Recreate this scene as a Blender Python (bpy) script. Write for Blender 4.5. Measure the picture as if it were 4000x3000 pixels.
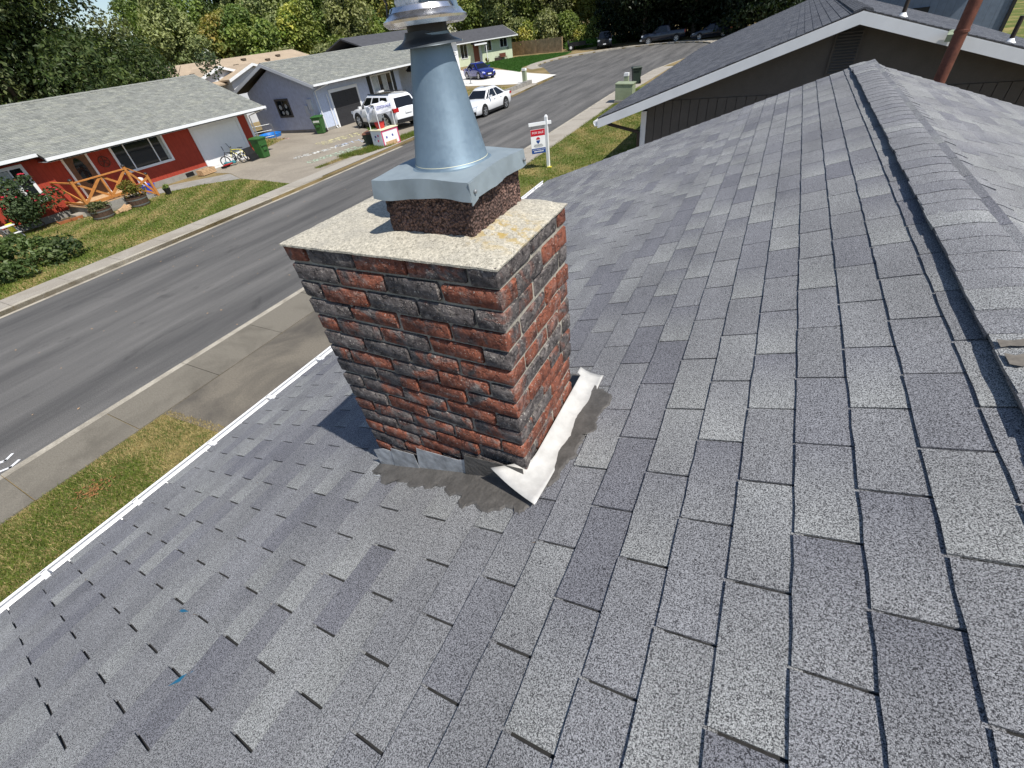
import bpy, math, random
import numpy as np
from mathutils import Matrix, Vector

# ------------------------------------------------------------------ camera, sky, sun, exposure
scene = bpy.context.scene
for o in list(bpy.data.objects):
    bpy.data.objects.remove(o)
COL = scene.collection
rng = random.Random(7)
nrg = np.random.default_rng(7)

CAM = Vector((0.549, -0.888, 4.6))
YAW, PITCH, ROLL = 0.561198, 0.699270, -0.150126
F_ = Vector((-math.sin(YAW) * math.cos(PITCH), math.cos(YAW) * math.cos(PITCH), -math.sin(PITCH)))
Rt = Vector((math.cos(YAW), math.sin(YAW), 0))
Up = Rt.cross(F_)
R_ = math.cos(ROLL) * Rt + math.sin(ROLL) * Up
U_ = -math.sin(ROLL) * Rt + math.cos(ROLL) * Up
cd = bpy.data.cameras.new('camera')
cam = bpy.data.objects.new('camera', cd)
COL.objects.link(cam)
cam.matrix_world = Matrix(((R_.x, U_.x, -F_.x, CAM.x), (R_.y, U_.y, -F_.y, CAM.y), (R_.z, U_.z, -F_.z, CAM.z), (0, 0, 0, 1)))
cd.sensor_width = 36.0
cd.lens = 36.0 * 1669.56 / 4000.0
cd.clip_start = 0.05
cd.clip_end = 3000
scene.camera = cam

SUN_DIR = Vector((0.534, -0.141, 0.834)).normalized()      # towards the sun
world = bpy.data.worlds.new('World')
scene.world = world
world.use_nodes = True
wn = world.node_tree.nodes
sky = wn.new('ShaderNodeTexSky')
sky.sky_type = 'NISHITA'
sky.sun_disc = False
sky.sun_elevation = math.asin(SUN_DIR.z)
sky.sun_rotation = math.atan2(SUN_DIR.x, SUN_DIR.y)
sky.altitude = 50
sky.air_density = 1.0
sky.dust_density = 0.6
sky.ozone_density = 1.6
world.node_tree.links.new(sky.outputs[0], wn['Background'].inputs[0])
wn['Background'].inputs[1].default_value = 0.10
sl = bpy.data.lights.new('sun', 'SUN')
sl.energy = 4.6
sl.angle = math.radians(0.53)
sl.color = (1.0, 0.955, 0.88)
sun = bpy.data.objects.new('sun', sl)
COL.objects.link(sun)
sun.rotation_euler = (-SUN_DIR).to_track_quat('-Z', 'Y').to_euler()
scene.view_settings.view_transform = 'Standard'
scene.view_settings.look = 'None'
scene.view_settings.exposure = 0.3
scene.view_settings.gamma = 1.0
scene.render.engine = 'CYCLES'
scene.cycles.use_denoising = True
scene.cycles.max_bounces = 6


# ------------------------------------------------------------------ mesh helpers
class MB:
    """collects vertices and faces; build() links them as one mesh object"""

    def __init__(s):
        s.v = []
        s.f = []
        s.m = []
        s.c = []
        s.cur = 0

    def face(s, pts):
        i = len(s.v)
        s.v += [tuple(p) for p in pts]
        s.f.append(tuple(range(i, i + len(pts))))
        s.m.append(s.cur)
        return s

    def hexa(s, p):  # p: 4 bottom (ccw from above), 4 top
        i = len(s.v)
        s.v += [tuple(q) for q in p]
        for q in ((3, 2, 1, 0), (4, 5, 6, 7), (0, 1, 5, 4), (1, 2, 6, 5), (2, 3, 7, 6), (3, 0, 4, 7)):
            s.f.append(tuple(i + k for k in q))
            s.m.append(s.cur)
        return s

    def box(s, x0, x1, y0, y1, z0, z1):
        if x0 > x1: x0, x1 = x1, x0
        if y0 > y1: y0, y1 = y1, y0
        if z0 > z1: z0, z1 = z1, z0
        return s.hexa([(x0, y0, z0), (x1, y0, z0), (x1, y1, z0), (x0, y1, z0), (x0, y0, z1), (x1, y0, z1), (x1, y1, z1), (x0, y1, z1)])

    def bar(s, a, b, w, h=None, up=(0, 0, 1)):
        """rectangular bar from a to b"""
        a, b = Vector(a), Vector(b)
        h = h or w
        d = (b - a).normalized()
        u = Vector(up)
        if abs(d.dot(u)) > 0.98: u = Vector((1, 0, 0))
        x = d.cross(u).normalized() * w / 2
        y = x.cross(d).normalized() * h / 2
        p = [a - x - y, a + x - y, a + x + y, a - x + y]
        q = [b - x - y, b + x - y, b + x + y, b - x + y]
        i = len(s.v)
        s.v += [tuple(k) for k in p + q]
        for k in ((0, 1, 2, 3), (7, 6, 5, 4), (4, 5, 1, 0), (5, 6, 2, 1), (6, 7, 3, 2), (7, 4, 0, 3)):
            s.f.append(tuple(i + j for j in k))
            s.m.append(s.cur)
        return s

    def tube(s, pts, r, seg=8, cap=True):
        pts = [Vector(p) for p in pts]
        n = len(pts)
        rs = r if isinstance(r, (list, tuple)) else [r] * n
        i0 = len(s.v)
        px = None
        for k, p in enumerate(pts):
            d = (pts[min(k + 1, n - 1)] - pts[max(k - 1, 0)]).normalized()
            if px is None:
                u = Vector((0, 0, 1)) if abs(d.z) < .9 else Vector((1, 0, 0))
                px = d.cross(u).normalized()
            else:
                px = (px - d * px.dot(d)).normalized()
            py = d.cross(px)
            for j in range(seg):
                t = 2 * math.pi * j / seg
                s.v.append(tuple(p + (px * math.cos(t) + py * math.sin(t)) * rs[k]))
        for k in range(n - 1):
            for j in range(seg):
                a = i0 + k * seg + j
                b = i0 + k * seg + (j + 1) % seg
                s.f.append((a, b, b + seg, a + seg))
                s.m.append(s.cur)
        if cap:
            s.f.append(tuple(i0 + j for j in range(seg))[::-1])
            s.f.append(tuple(i0 + (n - 1) * seg + j for j in range(seg)))
            s.m += [s.cur] * 2
        return s

    def lathe(s, prof, c=(0, 0, 0), seg=24, axis='z', close=False):
        """prof: (radius, height) list"""
        i0 = len(s.v)
        c = Vector(c)
        for (r, h) in prof:
            for j in range(seg):
                t = 2 * math.pi * j / seg
                a, b = r * math.cos(t), r * math.sin(t)
                q = {'z': (a, b, h), 'y': (b, h, a), 'x': (h, a, b)}[axis]
                s.v.append(tuple(c + Vector(q)))
        for k in range(len(prof) - 1):
            for j in range(seg):
                a = i0 + k * seg + j
                b = i0 + k * seg + (j + 1) % seg
                s.f.append((a, b, b + seg, a + seg))
                s.m.append(s.cur)
        if close:
            s.f.append(tuple(i0 + j for j in range(seg))[::-1])
            s.f.append(tuple(i0 + (len(prof) - 1) * seg + j for j in range(seg)))
            s.m += [s.cur] * 2
        return s

    def prism(s, poly, z0, z1):
        n = len(poly)
        ar = sum(poly[k][0] * poly[(k + 1) % n][1] - poly[(k + 1) % n][0] * poly[k][1] for k in range(n))
        if ar < 0: poly = poly[::-1]
        i = len(s.v)
        s.v += [(p[0], p[1], z0) for p in poly] + [(p[0], p[1], z1) for p in poly]
        s.f.append(tuple(i + n + k for k in range(n)))
        s.f.append(tuple(i + k for k in range(n))[::-1])
        for k in range(n):
            l = (k + 1) % n
            s.f.append((i + k, i + l, i + n + l, i + n + k))
        s.m += [s.cur] * (n + 2)
        return s

    def build(s, name, mats, parent=None, smooth=False, origin=None, tint=None):
        me = bpy.data.meshes.new(name)
        v = s.v
        if origin is not None:
            ox, oy, oz = origin
            v = [(a - ox, b - oy, c - oz) for a, b, c in v]
        me.from_pydata(v, [], s.f)
        if not isinstance(mats, (list, tuple)): mats = [mats]
        for m in mats: me.materials.append(m)
        if len(mats) > 1: me.polygons.foreach_set('material_index', s.m)
        if smooth:
            me.polygons.foreach_set('use_smooth', [True] * len(me.polygons))
            if smooth != 'all':
                me.set_sharp_from_angle(angle=math.radians(40))
        if tint is not None: set_tint(me, tint)
        o = link(name, me, parent)
        if origin is not None: o.location = origin
        return o


def set_tint(me, arr):
    a = np.ones((len(me.vertices), 4), np.float32)
    a[:, :3] = arr
    at = me.color_attributes.new('tint', 'FLOAT_COLOR', 'POINT')
    at.data.foreach_set('color', a.ravel())


def np_mesh(name, verts, quads, mat, tint=None):
    """fast mesh from arrays; quads (n,k)"""
    me = bpy.data.meshes.new(name)
    n, k = quads.shape
    me.vertices.add(len(verts))
    me.vertices.foreach_set('co', np.asarray(verts, np.float32).ravel())
    me.loops.add(n * k)
    me.loops.foreach_set('vertex_index', quads.astype(np.int32).ravel())
    me.polygons.add(n)
    me.polygons.foreach_set('loop_start', np.arange(0, n * k, k, dtype=np.int32))
    me.polygons.foreach_set('loop_total', np.full(n, k, np.int32))
    me.polygons.foreach_set('use_smooth', np.zeros(n, bool))
    me.update(calc_edges=True)
    me.materials.append(mat)
    if tint is not None: set_tint(me, tint)
    return me


def link(name, me, parent=None):
    o = bpy.data.objects.new(name, me)
    COL.objects.link(o)
    if parent is not None:
        o.parent = parent
        if parent.get('_w'):
            o.matrix_parent_inverse = Matrix.Translation(-parent.location)
    return o


def tag(o, label, cat, group=None, kind=None):
    o['label'] = label
    o['category'] = cat
    if group: o['group'] = group
    if kind: o['kind'] = kind
    return o


def struct(o):
    o['kind'] = 'structure'
    return o


def stuff(o, label=None):
    o['kind'] = 'stuff'
    if label: o['label'] = label
    return o


def thing(name, label, cat, loc=(0, 0, 0), rotz=0, group=None, world_parts=False):
    """Empty at the thing's base. world_parts: children are built in world coordinates"""
    o = bpy.data.objects.new(name, None)
    COL.objects.link(o)
    o.empty_display_size = .2
    o.location = loc
    o.rotation_euler = (0, 0, rotz)
    if world_parts: o['_w'] = 1
    return tag(o, label, cat, group)


def dup_tree(o, parent=None):
    c = o.copy()
    COL.objects.link(c)
    if parent is not None: c.parent = parent
    for ch in o.children: dup_tree(ch, c)
    return c


# ------------------------------------------------------------------ materials
def _nt(name):
    m = bpy.data.materials.new(name)
    m.use_nodes = True
    nt = m.node_tree
    return m, nt, nt.nodes, nt.links, nt.nodes['Principled BSDF']


def N(nt, typ, **kw):
    n = nt.nodes.new(typ)
    for k, v in kw.items():
        if k.startswith('i_'):
            n.inputs[k[2:].replace('_', ' ')].default_value = v
        elif k.startswith('n_'):
            n.inputs[int(k[2:])].default_value = v
        else:
            setattr(n, k, v)
    return n


def noise(nt, vec, scale, detail=3, rough=.55, dist=0):
    n = N(nt, 'ShaderNodeTexNoise')
    n.inputs['Scale'].default_value = scale
    n.inputs['Detail'].default_value = detail
    n.inputs['Roughness'].default_value = rough
    n.inputs['Distortion'].default_value = dist
    if vec is not None: nt.links.new(vec, n.inputs['Vector'])
    return n.outputs['Fac']


def ramp(nt, fac, a, b, va=0.0, vb=1.0):
    n = N(nt, 'ShaderNodeMapRange')
    n.inputs['From Min'].default_value = a
    n.inputs['From Max'].default_value = b
    n.inputs['To Min'].default_value = va
    n.inputs['To Max'].default_value = vb
    nt.links.new(fac, n.inputs['Value'])
    return n.outputs[0]


def mixc(nt, fac, a, b, mode='MIX'):
    n = N(nt, 'ShaderNodeMix', data_type='RGBA', blend_type=mode)
    for idx, x in ((0, fac), (6, a), (7, b)):
        if isinstance(x, (int, float)):
            n.inputs[idx].default_value = x
        elif isinstance(x, (tuple, list)):
            n.inputs[idx].default_value = (*x, 1) if len(x) == 3 else x
        else:
            nt.links.new(x, n.inputs[idx])
    return n.outputs[2]


def math_(nt, op, a, b=None):
    n = N(nt, 'ShaderNodeMath', operation=op)
    for k, x in enumerate((a, b)):
        if x is None: continue
        if isinstance(x, (int, float)): n.inputs[k].default_value = x
        else: nt.links.new(x, n.inputs[k])
    return n.outputs[0]


def pos(nt, scale=None, obj=False):
    if obj:
        v = N(nt, 'ShaderNodeTexCoord').outputs['Object']
    else:
        v = N(nt, 'ShaderNodeNewGeometry').outputs['Position']
    if scale is not None:
        mp = N(nt, 'ShaderNodeMapping')
        mp.inputs['Scale'].default_value = scale
        nt.links.new(v, mp.inputs['Vector'])
        v = mp.outputs[0]
    return v


def bump(nt, b, h, strength, dist=.01):
    n = N(nt, 'ShaderNodeBump')
    n.inputs['Strength'].default_value = strength
    n.inputs['Distance'].default_value = dist
    nt.links.new(h, n.inputs['Height'])
    nt.links.new(n.outputs[0], b.inputs['Normal'])


def plain(name, c, rough=.6, metal=0.0, var=.12, vs=6.0, bs=0, bd=.004, bscale=None, spec=.4, coat=0.0, fine=0.0, fs=90):
    """paint-like material with a little unevenness"""
    m, nt, nn, ll, b = _nt(name)
    p = pos(nt)
    n1 = noise(nt, p, vs, 5, .6)
    col = mixc(nt, ramp(nt, n1, .3, .7), tuple(x * (1 - var) for x in c), tuple(min(1, x * (1 + var)) for x in c))
    if fine:
        n2 = noise(nt, p, fs, 2)
        col = mixc(nt, ramp(nt, n2, .35, .65, 0, fine), col, tuple(x * .35 for x in c))
    ll.new(col, b.inputs['Base Color'])
    b.inputs['Roughness'].default_value = rough
    b.inputs['Metallic'].default_value = metal
    b.inputs['Specular IOR Level'].default_value = spec
    b.inputs['Coat Weight'].default_value = coat
    b.inputs['Coat Roughness'].default_value = .04
    if bs: bump(nt, b, noise(nt, p, bscale or vs * 6, 4), bs, bd)
    return m


def shingle_mat(name, dark, light, gscale=300, lowamt=.25, bumpd=.0012, stretch=(1, 1, 1)):
    m, nt, nn, ll, b = _nt(name)
    p = pos(nt)
    g = noise(nt, p, gscale, 2, .7)
    col = mixc(nt, ramp(nt, g, .42, .60), dark, light)
    g2 = noise(nt, p, gscale * 2.3, 0)
    col = mixc(nt, ramp(nt, g2, .60, .70), col, tuple(min(.8, x * 1.5) for x in light))
    low = noise(nt, pos(nt, stretch), 3.2, 4, .55)
    col = mixc(nt, 1.0, col, mixc(nt, ramp(nt, low, .3, .7), (1 - lowamt,) * 3, (1 + lowamt * .7,) * 3), 'MULTIPLY')
    at = N(nt, 'ShaderNodeAttribute', attribute_name='tint')
    col = mixc(nt, 1.0, col, at.outputs['Color'], 'MULTIPLY')
    ll.new(col, b.inputs['Base Color'])
    b.inputs['Roughness'].default_value = .82
    b.inputs['Specular IOR Level'].default_value = .25
    if bumpd: bump(nt, b, g, .5, bumpd)
    return m


def asphalt_mat(name, c=(.062, .06, .062), scale=60, patch=None):
    m, nt, nn, ll, b = _nt(name)
    p = pos(nt)
    n1 = noise(nt, p, scale, 4, .75)
    col = mixc(nt, ramp(nt, n1, .32, .68), tuple(x * .55 for x in c), tuple(x * 1.6 for x in c))
    sp = noise(nt, p, scale * 2.2, 1)
    col = mixc(nt, ramp(nt, sp, .66, .74, 0, .75), col, (.22, .21, .19))
    streak = noise(nt, pos(nt, (1.2, .12, 1)), 1.0, 5, .6)
    col = mixc(nt, 1.0, col, mixc(nt, ramp(nt, streak, .33, .68), (.62,) * 3, (1.32, 1.30, 1.26)), 'MULTIPLY')
    blot = noise(nt, pos(nt, (.8, .35, 1)), 1.7, 6, .62, 1.2)
    col = mixc(nt, ramp(nt, blot, .60, .72, 0, .6), col, tuple(x * .42 for x in c))
    ll.new(col, b.inputs['Base Color'])
    b.inputs['Roughness'].default_value = .85
    b.inputs['Specular IOR Level'].default_value = .25
    bump(nt, b, n1, .6, .006)
    return m


def concrete_mat(name, c=(.40, .37, .32), dirt=(.20, .18, .15), scale=45, stain=.55, stain_scale=.8):
    m, nt, nn, ll, b = _nt(name)
    p = pos(nt)
    n1 = noise(nt, p, scale, 4, .7)
    col = mixc(nt, ramp(nt, n1, .3, .7), tuple(x * .72 for x in c), tuple(x * 1.22 for x in c))
    n2 = noise(nt, p, stain_scale, 7, .62, .6)
    col = mixc(nt, ramp(nt, n2, .44, .66, 0, stain), col, dirt)
    n3 = noise(nt, p, scale * 2.6, 1)
    col = mixc(nt, ramp(nt, n3, .66, .76, 0, .6), col, tuple(x * .3 for x in c))
    ll.new(col, b.inputs['Base Color'])
    b.inputs['Roughness'].default_value = .9
    b.inputs['Specular IOR Level'].default_value = .2
    bump(nt, b, n1, .55, .006)
    return m


def soil_mat(name, g1, g2, dry, dryamt=(.48, .62), scale=1.1):
    m, nt, nn, ll, b = _nt(name)
    p = pos(nt)
    n1 = noise(nt, p, 26, 4, .7)
    col = mixc(nt, ramp(nt, n1, .32, .68), g1, g2)
    n2 = noise(nt, p, scale, 6, .65)
    n4 = noise(nt, p, 9, 3, .6)
    f = math_(nt, 'ADD', n2, math_(nt, 'MULTIPLY', math_(nt, 'SUBTRACT', n4, .5), .22))
    col = mixc(nt, ramp(nt, f, dryamt[0], dryamt[1], 0, .85), col, dry)
    ll.new(col, b.inputs['Base Color'])
    b.inputs['Roughness'].default_value = .95
    b.inputs['Specular IOR Level'].default_value = .1
    bump(nt, b, n1, .9, .03)
    return m


def leaf_mat(name, trans=.28, rough=.5, spec=.35):
    m, nt, nn, ll, b = _nt(name)
    at = N(nt, 'ShaderNodeAttribute', attribute_name='tint')
    oi = N(nt, 'ShaderNodeObjectInfo')
    hs = N(nt, 'ShaderNodeHueSaturation')
    ll.new(ramp(nt, oi.outputs['Random'], 0, 1, .475, .515), hs.inputs['Hue'])
    ll.new(ramp(nt, oi.outputs['Random'], 0, 1, .85, 1.2), hs.inputs['Value'])
    ll.new(at.outputs['Color'], hs.inputs['Color'])
    ll.new(hs.outputs[0], b.inputs['Base Color'])
    b.inputs['Roughness'].default_value = rough
    b.inputs['Specular IOR Level'].default_value = spec
    tr = N(nt, 'ShaderNodeBsdfTranslucent')
    br = mixc(nt, 1.0, hs.outputs[0], (1.3, 1.5, .6), 'MULTIPLY')
    ll.new(br, tr.inputs['Color'])
    mx = N(nt, 'ShaderNodeMixShader')
    mx.inputs[0].default_value = trans
    ll.new(b.outputs[0], mx.inputs[1])
    ll.new(tr.outputs[0], mx.inputs[2])
    ll.new(mx.outputs[0], nn['Material Output'].inputs['Surface'])
    return m


def brick_mat():
    m, nt, nn, ll, b = _nt('brick_clinker')
    oi = N(nt, 'ShaderNodeObjectInfo')
    r = oi.outputs['Random']
    mp = N(nt, 'ShaderNodeMapping')
    ll.new(pos(nt), mp.inputs['Vector'])
    cx = N(nt, 'ShaderNodeCombineXYZ')
    ll.new(math_(nt, 'MULTIPLY', r, 31.0), cx.inputs[0])
    ll.new(math_(nt, 'MULTIPLY', r, 17.0), cx.inputs[2])
    ll.new(cx.outputs[0], mp.inputs['Location'])
    v = mp.outputs[0]
    n2 = noise(nt, v, 30, 5, .65)
    red = mixc(nt, ramp(nt, n2, .3, .7), (.10, .034, .024), (.31, .105, .060))
    # charcoal flashing: some bricks nearly all dark, some nearly none
    n1 = noise(nt, v, 7.5, 4, .6, .8)
    f = math_(nt, 'ADD', n1, math_(nt, 'MULTIPLY', math_(nt, 'SUBTRACT', r, .42), .40))
    ch = mixc(nt, ramp(nt, n2, .35, .7), (.040, .039, .040), (.17, .162, .158))
    col = mixc(nt, ramp(nt, f, .44, .56, 0, .93), red, ch)
    n3 = noise(nt, v, 21, 6, .7, .4)
    col = mixc(nt, ramp(nt, n3, .54, .72, 0, .6), col, (.36, .32, .285))
    n5 = noise(nt, v, 130, 2, .6)
    col = mixc(nt, ramp(nt, n5, .64, .72, 0, .85), col, (.50, .47, .42))
    col = mixc(nt, ramp(nt, n5, .36, .28, 0, .8), col, (.012, .011, .011))
    ll.new(col, b.inputs['Base Color'])
    b.inputs['Roughness'].default_value = .78
    b.inputs['Specular IOR Level'].default_value = .3
    crk = noise(nt, v, 34, 3, .6, 1.6)
    hgt = math_(nt, 'ADD', ramp(nt, crk, .30, .48), math_(nt, 'MULTIPLY', n5, .35))
    hgt = math_(nt, 'ADD', hgt, math_(nt, 'MULTIPLY', n2, .9))
    bump(nt, b, hgt, 1.0, .007)
    return m


def cinder_mat():
    m, nt, nn, ll, b = _nt('flue_cinder')
    p = pos(nt)
    vo = N(nt, 'ShaderNodeTexVoronoi')
    vo.inputs['Scale'].default_value = 120
    ll.new(p, vo.inputs['Vector'])
    col = mixc(nt, ramp(nt, vo.outputs['Distance'], .1, .75), (.36, .22, .18), (.06, .038, .034))
    n = noise(nt, p, 160, 2)
    col = mixc(nt, ramp(nt, n, .58, .72, 0, .8), col, (.42, .30, .25))
    n2 = noise(nt, p, 12, 4)
    col = mixc(nt, ramp(nt, n2, .42, .62, 0, .6), col, (.05, .038, .036))
    ll.new(col, b.inputs['Base Color'])
    b.inputs['Roughness'].default_value = .9
    b.inputs['Specular IOR Level'].default_value = .2
    bump(nt, b, math_(nt, 'ADD', math_(nt, 'MULTIPLY', vo.outputs['Distance'], -1.0), n), 1.0, .012)
    return m


def crown_mat():
    m, nt, nn, ll, b = _nt('crown_mortar')
    p = pos(nt)
    n1 = noise(nt, p, 95, 4, .75)
    col = mixc(nt, ramp(nt, n1, .32, .66), (.26, .24, .19), (.66, .61, .50))
    n3 = noise(nt, p, 11, 5, .6)
    col = mixc(nt, ramp(nt, n3, .45, .7, 0, .55), col, (.33, .31, .27))
    n4 = noise(nt, p, 240, 1)
    col = mixc(nt, ramp(nt, n4, .64, .7, 0, .9), col, (.09, .08, .07))
    # yellow lichen near the flue corner
    lp = N(nt, 'ShaderNodeMapping')
    lp.inputs['Location'].default_value = (.085, -.21, -4.12)
    ll.new(p, lp.inputs['Vector'])
    ln = N(nt, 'ShaderNodeVectorMath', operation='LENGTH')
    ll.new(lp.outputs[0], ln.inputs[0])
    n5 = noise(nt, p, 34, 4)
    lf = math_(nt, 'MULTIPLY', ramp(nt, ln.outputs['Value'], .16, .02), ramp(nt, n5, .48, .6))
    col = mixc(nt, math_(nt, 'MULTIPLY', lf, .85), col, (.42, .28, .05))
    ll.new(col, b.inputs['Base Color'])
    b.inputs['Roughness'].default_value = .92
    bump(nt, b, n1, .9, .006)
    return m


def galv_mat(name, c=(.47, .52, .56), metal=.7, rough=.36, spang=90):
    m, nt, nn, ll, b = _nt(name)
    p = pos(nt)
    vo = N(nt, 'ShaderNodeTexVoronoi')
    vo.inputs['Scale'].default_value = spang
    ll.new(p, vo.inputs['Vector'])
    bw = N(nt, 'ShaderNodeRGBToBW')
    ll.new(vo.outputs['Color'], bw.inputs[0])
    n2 = noise(nt, p, 14, 4)
    f = math_(nt, 'ADD', math_(nt, 'MULTIPLY', bw.outputs[0], .3), n2)
    col = mixc(nt, ramp(nt, f, .35, .95), tuple(x * .90 for x in c), tuple(min(1, x * 1.10) for x in c))
    ll.new(col, b.inputs['Base Color'])
    b.inputs['Metallic'].default_value = metal
    rr = ramp(nt, f, .4, .9, rough - .06, rough + .1)
    ll.new(rr, b.inputs['Roughness'])
    bump(nt, b, noise(nt, p, 9, 2), .12, .006)
    return m


def siding_mat(name, c, groove=.2, axis=1, depth=.5, rough=.75, line=.35, var=.12):
    """painted grooved panel: fine vertical grooves too small to build"""
    m, nt, nn, ll, b = _nt(name)
    p = pos(nt)
    sp = N(nt, 'ShaderNodeSeparateXYZ')
    ll.new(p, sp.inputs[0])
    t = math_(nt, 'FRACT', math_(nt, 'DIVIDE', sp.outputs[axis], groove))
    g = math_(nt, 'LESS_THAN', t, .07)
    n1 = noise(nt, p, 5, 5, .65)
    n2 = noise(nt, pos(nt, (1, 1, .12)), 30, 3)
    col = mixc(nt, ramp(nt, n1, .3, .7), tuple(x * (1 - var) for x in c), tuple(x * (1 + var) for x in c))
    col = mixc(nt, ramp(nt, n2, .4, .75, 0, .25), col, tuple(x * .6 for x in c))
    col = mixc(nt, math_(nt, 'MULTIPLY', g, line), col, tuple(x * .3 for x in c))
    ll.new(col, b.inputs['Base Color'])
    b.inputs['Roughness'].default_value = rough
    b.inputs['Specular IOR Level'].default_value = .3
    bump(nt, b, math_(nt, 'MULTIPLY', g, -1.0), depth, .008)
    return m


def glass_mat(name, c=(.012, .016, .02), rough=.04):
    m, nt, nn, ll, b = _nt(name)
    b.inputs['Base Color'].default_value = (*c, 1)
    b.inputs['Roughness'].default_value = rough
    b.inputs['Specular IOR Level'].default_value = .6
    return m


M = {}
M['shingle'] = shingle_mat('shingle_granules', (.034, .034, .038), (.285, .288, .298), 260, .16, .002, (1.0, .35, 1.0))
M['cap'] = shingle_mat('cap_granules', (.036, .036, .040), (.30, .303, .312), 260, .14, .002)
M['shingle_far'] = shingle_mat('weathered_shingle', (.14, .145, .13), (.29, .295, .27), 70, .18, 0)
M['shingle_nb'] = shingle_mat('charcoal_shingle', (.022, .023, .027), (.12, .125, .14), 140, .22, .001)
M['shingle_dk'] = plain('dark_roofing', (.075, .076, .085), .9, var=.2, vs=2.5, fine=.3, fs=18)
M['felt'] = plain('asphalt_felt', (.03, .029, .028), .9, var=.3, vs=40)
M['tan_roof'] = plain('tan_roofing', (.42, .33, .235), .9, var=.12, vs=1.2, fine=.25, fs=12)
M['gutter'] = plain('white_gutter', (.82, .82, .82), .35, var=.03, vs=2)
M['white'] = plain('white_paint', (.76, .77, .78), .5, var=.06, vs=2.5)
M['white_sat'] = plain('white_gloss', (.82, .83, .84), .3, var=.03)
M['brick'] = brick_mat()
M['mortar'] = concrete_mat('mortar', (.40, .37, .31), (.15, .13, .11), 120, .5, 14)
M['crown'] = crown_mat()
M['cinder'] = cinder_mat()
M['galv'] = galv_mat('galvanized_sheet', (.20, .27, .33), .5, .5, 110)
M['galv_dull'] = galv_mat('galvanized_dull', (.27, .32, .35), .35, .58, 60)
M['galv_dark'] = galv_mat('galvanized_dark', (.09, .105, .12), .7, .42, 60)
M['alu'] = galv_mat('bright_metal', (.74, .73, .75), .95, .22, 40)
M['fluff'] = plain('white_fluff', (.85, .86, .88), .9, var=.1, vs=30, bs=.6, bscale=120)
M['apron'] = plain('white_flashing', (.50, .49, .465), .36, var=.12, vs=22, bs=.25, bd=.008, bscale=26)
M['flash'] = plain('grey_flashing', (.42, .44, .46), .42, .3, var=.42, vs=20, bs=.3, bscale=30)
M['sealant'] = plain('roof_sealant', (.105, .098, .09), .62, var=.28, vs=18, bs=.7, bd=.006, bscale=55, fine=.25, fs=120)
M['asphalt'] = asphalt_mat('asphalt_road', (.105, .103, .102))
M['drive_ours'] = concrete_mat('driveway_stained', (.175, .155, .125), (.075, .068, .06), 40, .85, .55)
M['walk'] = concrete_mat('sidewalk_exposed', (.185, .168, .138), (.095, .085, .07), 45, .65, .9)
M['walk_far'] = concrete_mat('sidewalk_pale', (.36, .33, .285), (.23, .20, .16), 30, .5, .7)
M['kerb'] = concrete_mat('kerb_concrete', (.42, .385, .32), (.16, .14, .11), 40, .6, 1.6)
M['drive_far'] = concrete_mat('driveway_tan', (.30, .265, .215), (.19, .165, .135), 18, .6, .5)
M['drive_new'] = concrete_mat('driveway_new', (.68, .66, .62), (.55, .52, .47), 18, .3, .5)
M['conc'] = concrete_mat('concrete_grey', (.30, .285, .26), (.17, .16, .14), 30, .5, 1.5)
M['lawn'] = soil_mat('lawn_soil', (.06, .085, .02), (.13, .15, .04), (.34, .265, .12))
M['lawn_far'] = soil_mat('lawn_soil_far', (.07, .10, .024), (.14, .165, .045), (.31, .24, .10), (.46, .62), .55)
M['lawn_green'] = soil_mat('lawn_lush', (.035, .10, .018), (.065, .15, .03), (.12, .16, .05), (.6, .75))
M['dry'] = soil_mat('dry_ground', (.12, .10, .045), (.22, .17, .08), (.28, .21, .11), (.4, .55), .4)
M['blade'] = leaf_mat('grass_blade', .25, .6, .2)
M['leaf'] = leaf_mat('tree_leaf', .25, .5, .3)
M['leaf_gloss'] = leaf_mat('laurel_leaf', .15, .3, .5)
M['bark'] = plain('bark', (.085, .065, .048), .95, var=.3, vs=8, bs=.8, bscale=30)
M['red'] = siding_mat('red_siding', (.36, .050, .028), .2, 1)
M['blue'] = siding_mat('pale_blue_siding', (.52, .58, .72), .2, 1, line=.2)
M['blue_g'] = siding_mat('pale_blue_gable', (.52, .56, .68), .2, 0, line=.2)
M['green'] = plain('pale_green_paint', (.56, .62, .45), .75, var=.06, vs=3)
M['brown'] = plain('dark_brown_paint', (.092, .083, .076), .7, var=.1, vs=4, fine=.15, fs=60)
M['steel'] = siding_mat('blue_grey_steel', (.16, .20, .26), .3, 0, line=.25, rough=.5)
M['pale'] = plain('pale_grey_wall', (.55, .57, .60), .8, var=.08, vs=1.5)
M['black'] = plain('black_plastic', (.012, .012, .013), .5, var=.1)
M['dark'] = plain('dark_metal', (.03, .03, .032), .45, .3, var=.2)
M['brown_metal'] = plain('brown_downspout', (.035, .024, .018), .45, var=.15)
M['door_dk'] = plain('charcoal_door', (.032, .032, .036), .5, var=.15, vs=8)
M['door_wood'] = plain('brown_door', (.14, .07, .035), .5, var=.25, vs=9)
M['door_red'] = plain('rust_door', (.22, .075, .045), .6, var=.1)
M['glass'] = glass_mat('window_glass')
M['glass_car'] = glass_mat('car_glass', (.008, .009, .011), .02)
M['curtain'] = plain('curtain', (.42, .44, .42), .9, var=.25, vs=9)
M['cedar'] = plain('stained_cedar', (.46, .185, .045), .6, var=.22, vs=9, bs=.2)
M['barrel'] = plain('barrel_wood', (.085, .05, .032), .8, var=.35, vs=16, bs=.4)
M['hoop'] = plain('barrel_hoop', (.26, .27, .28), .5, .6, var=.2, vs=20)
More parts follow.
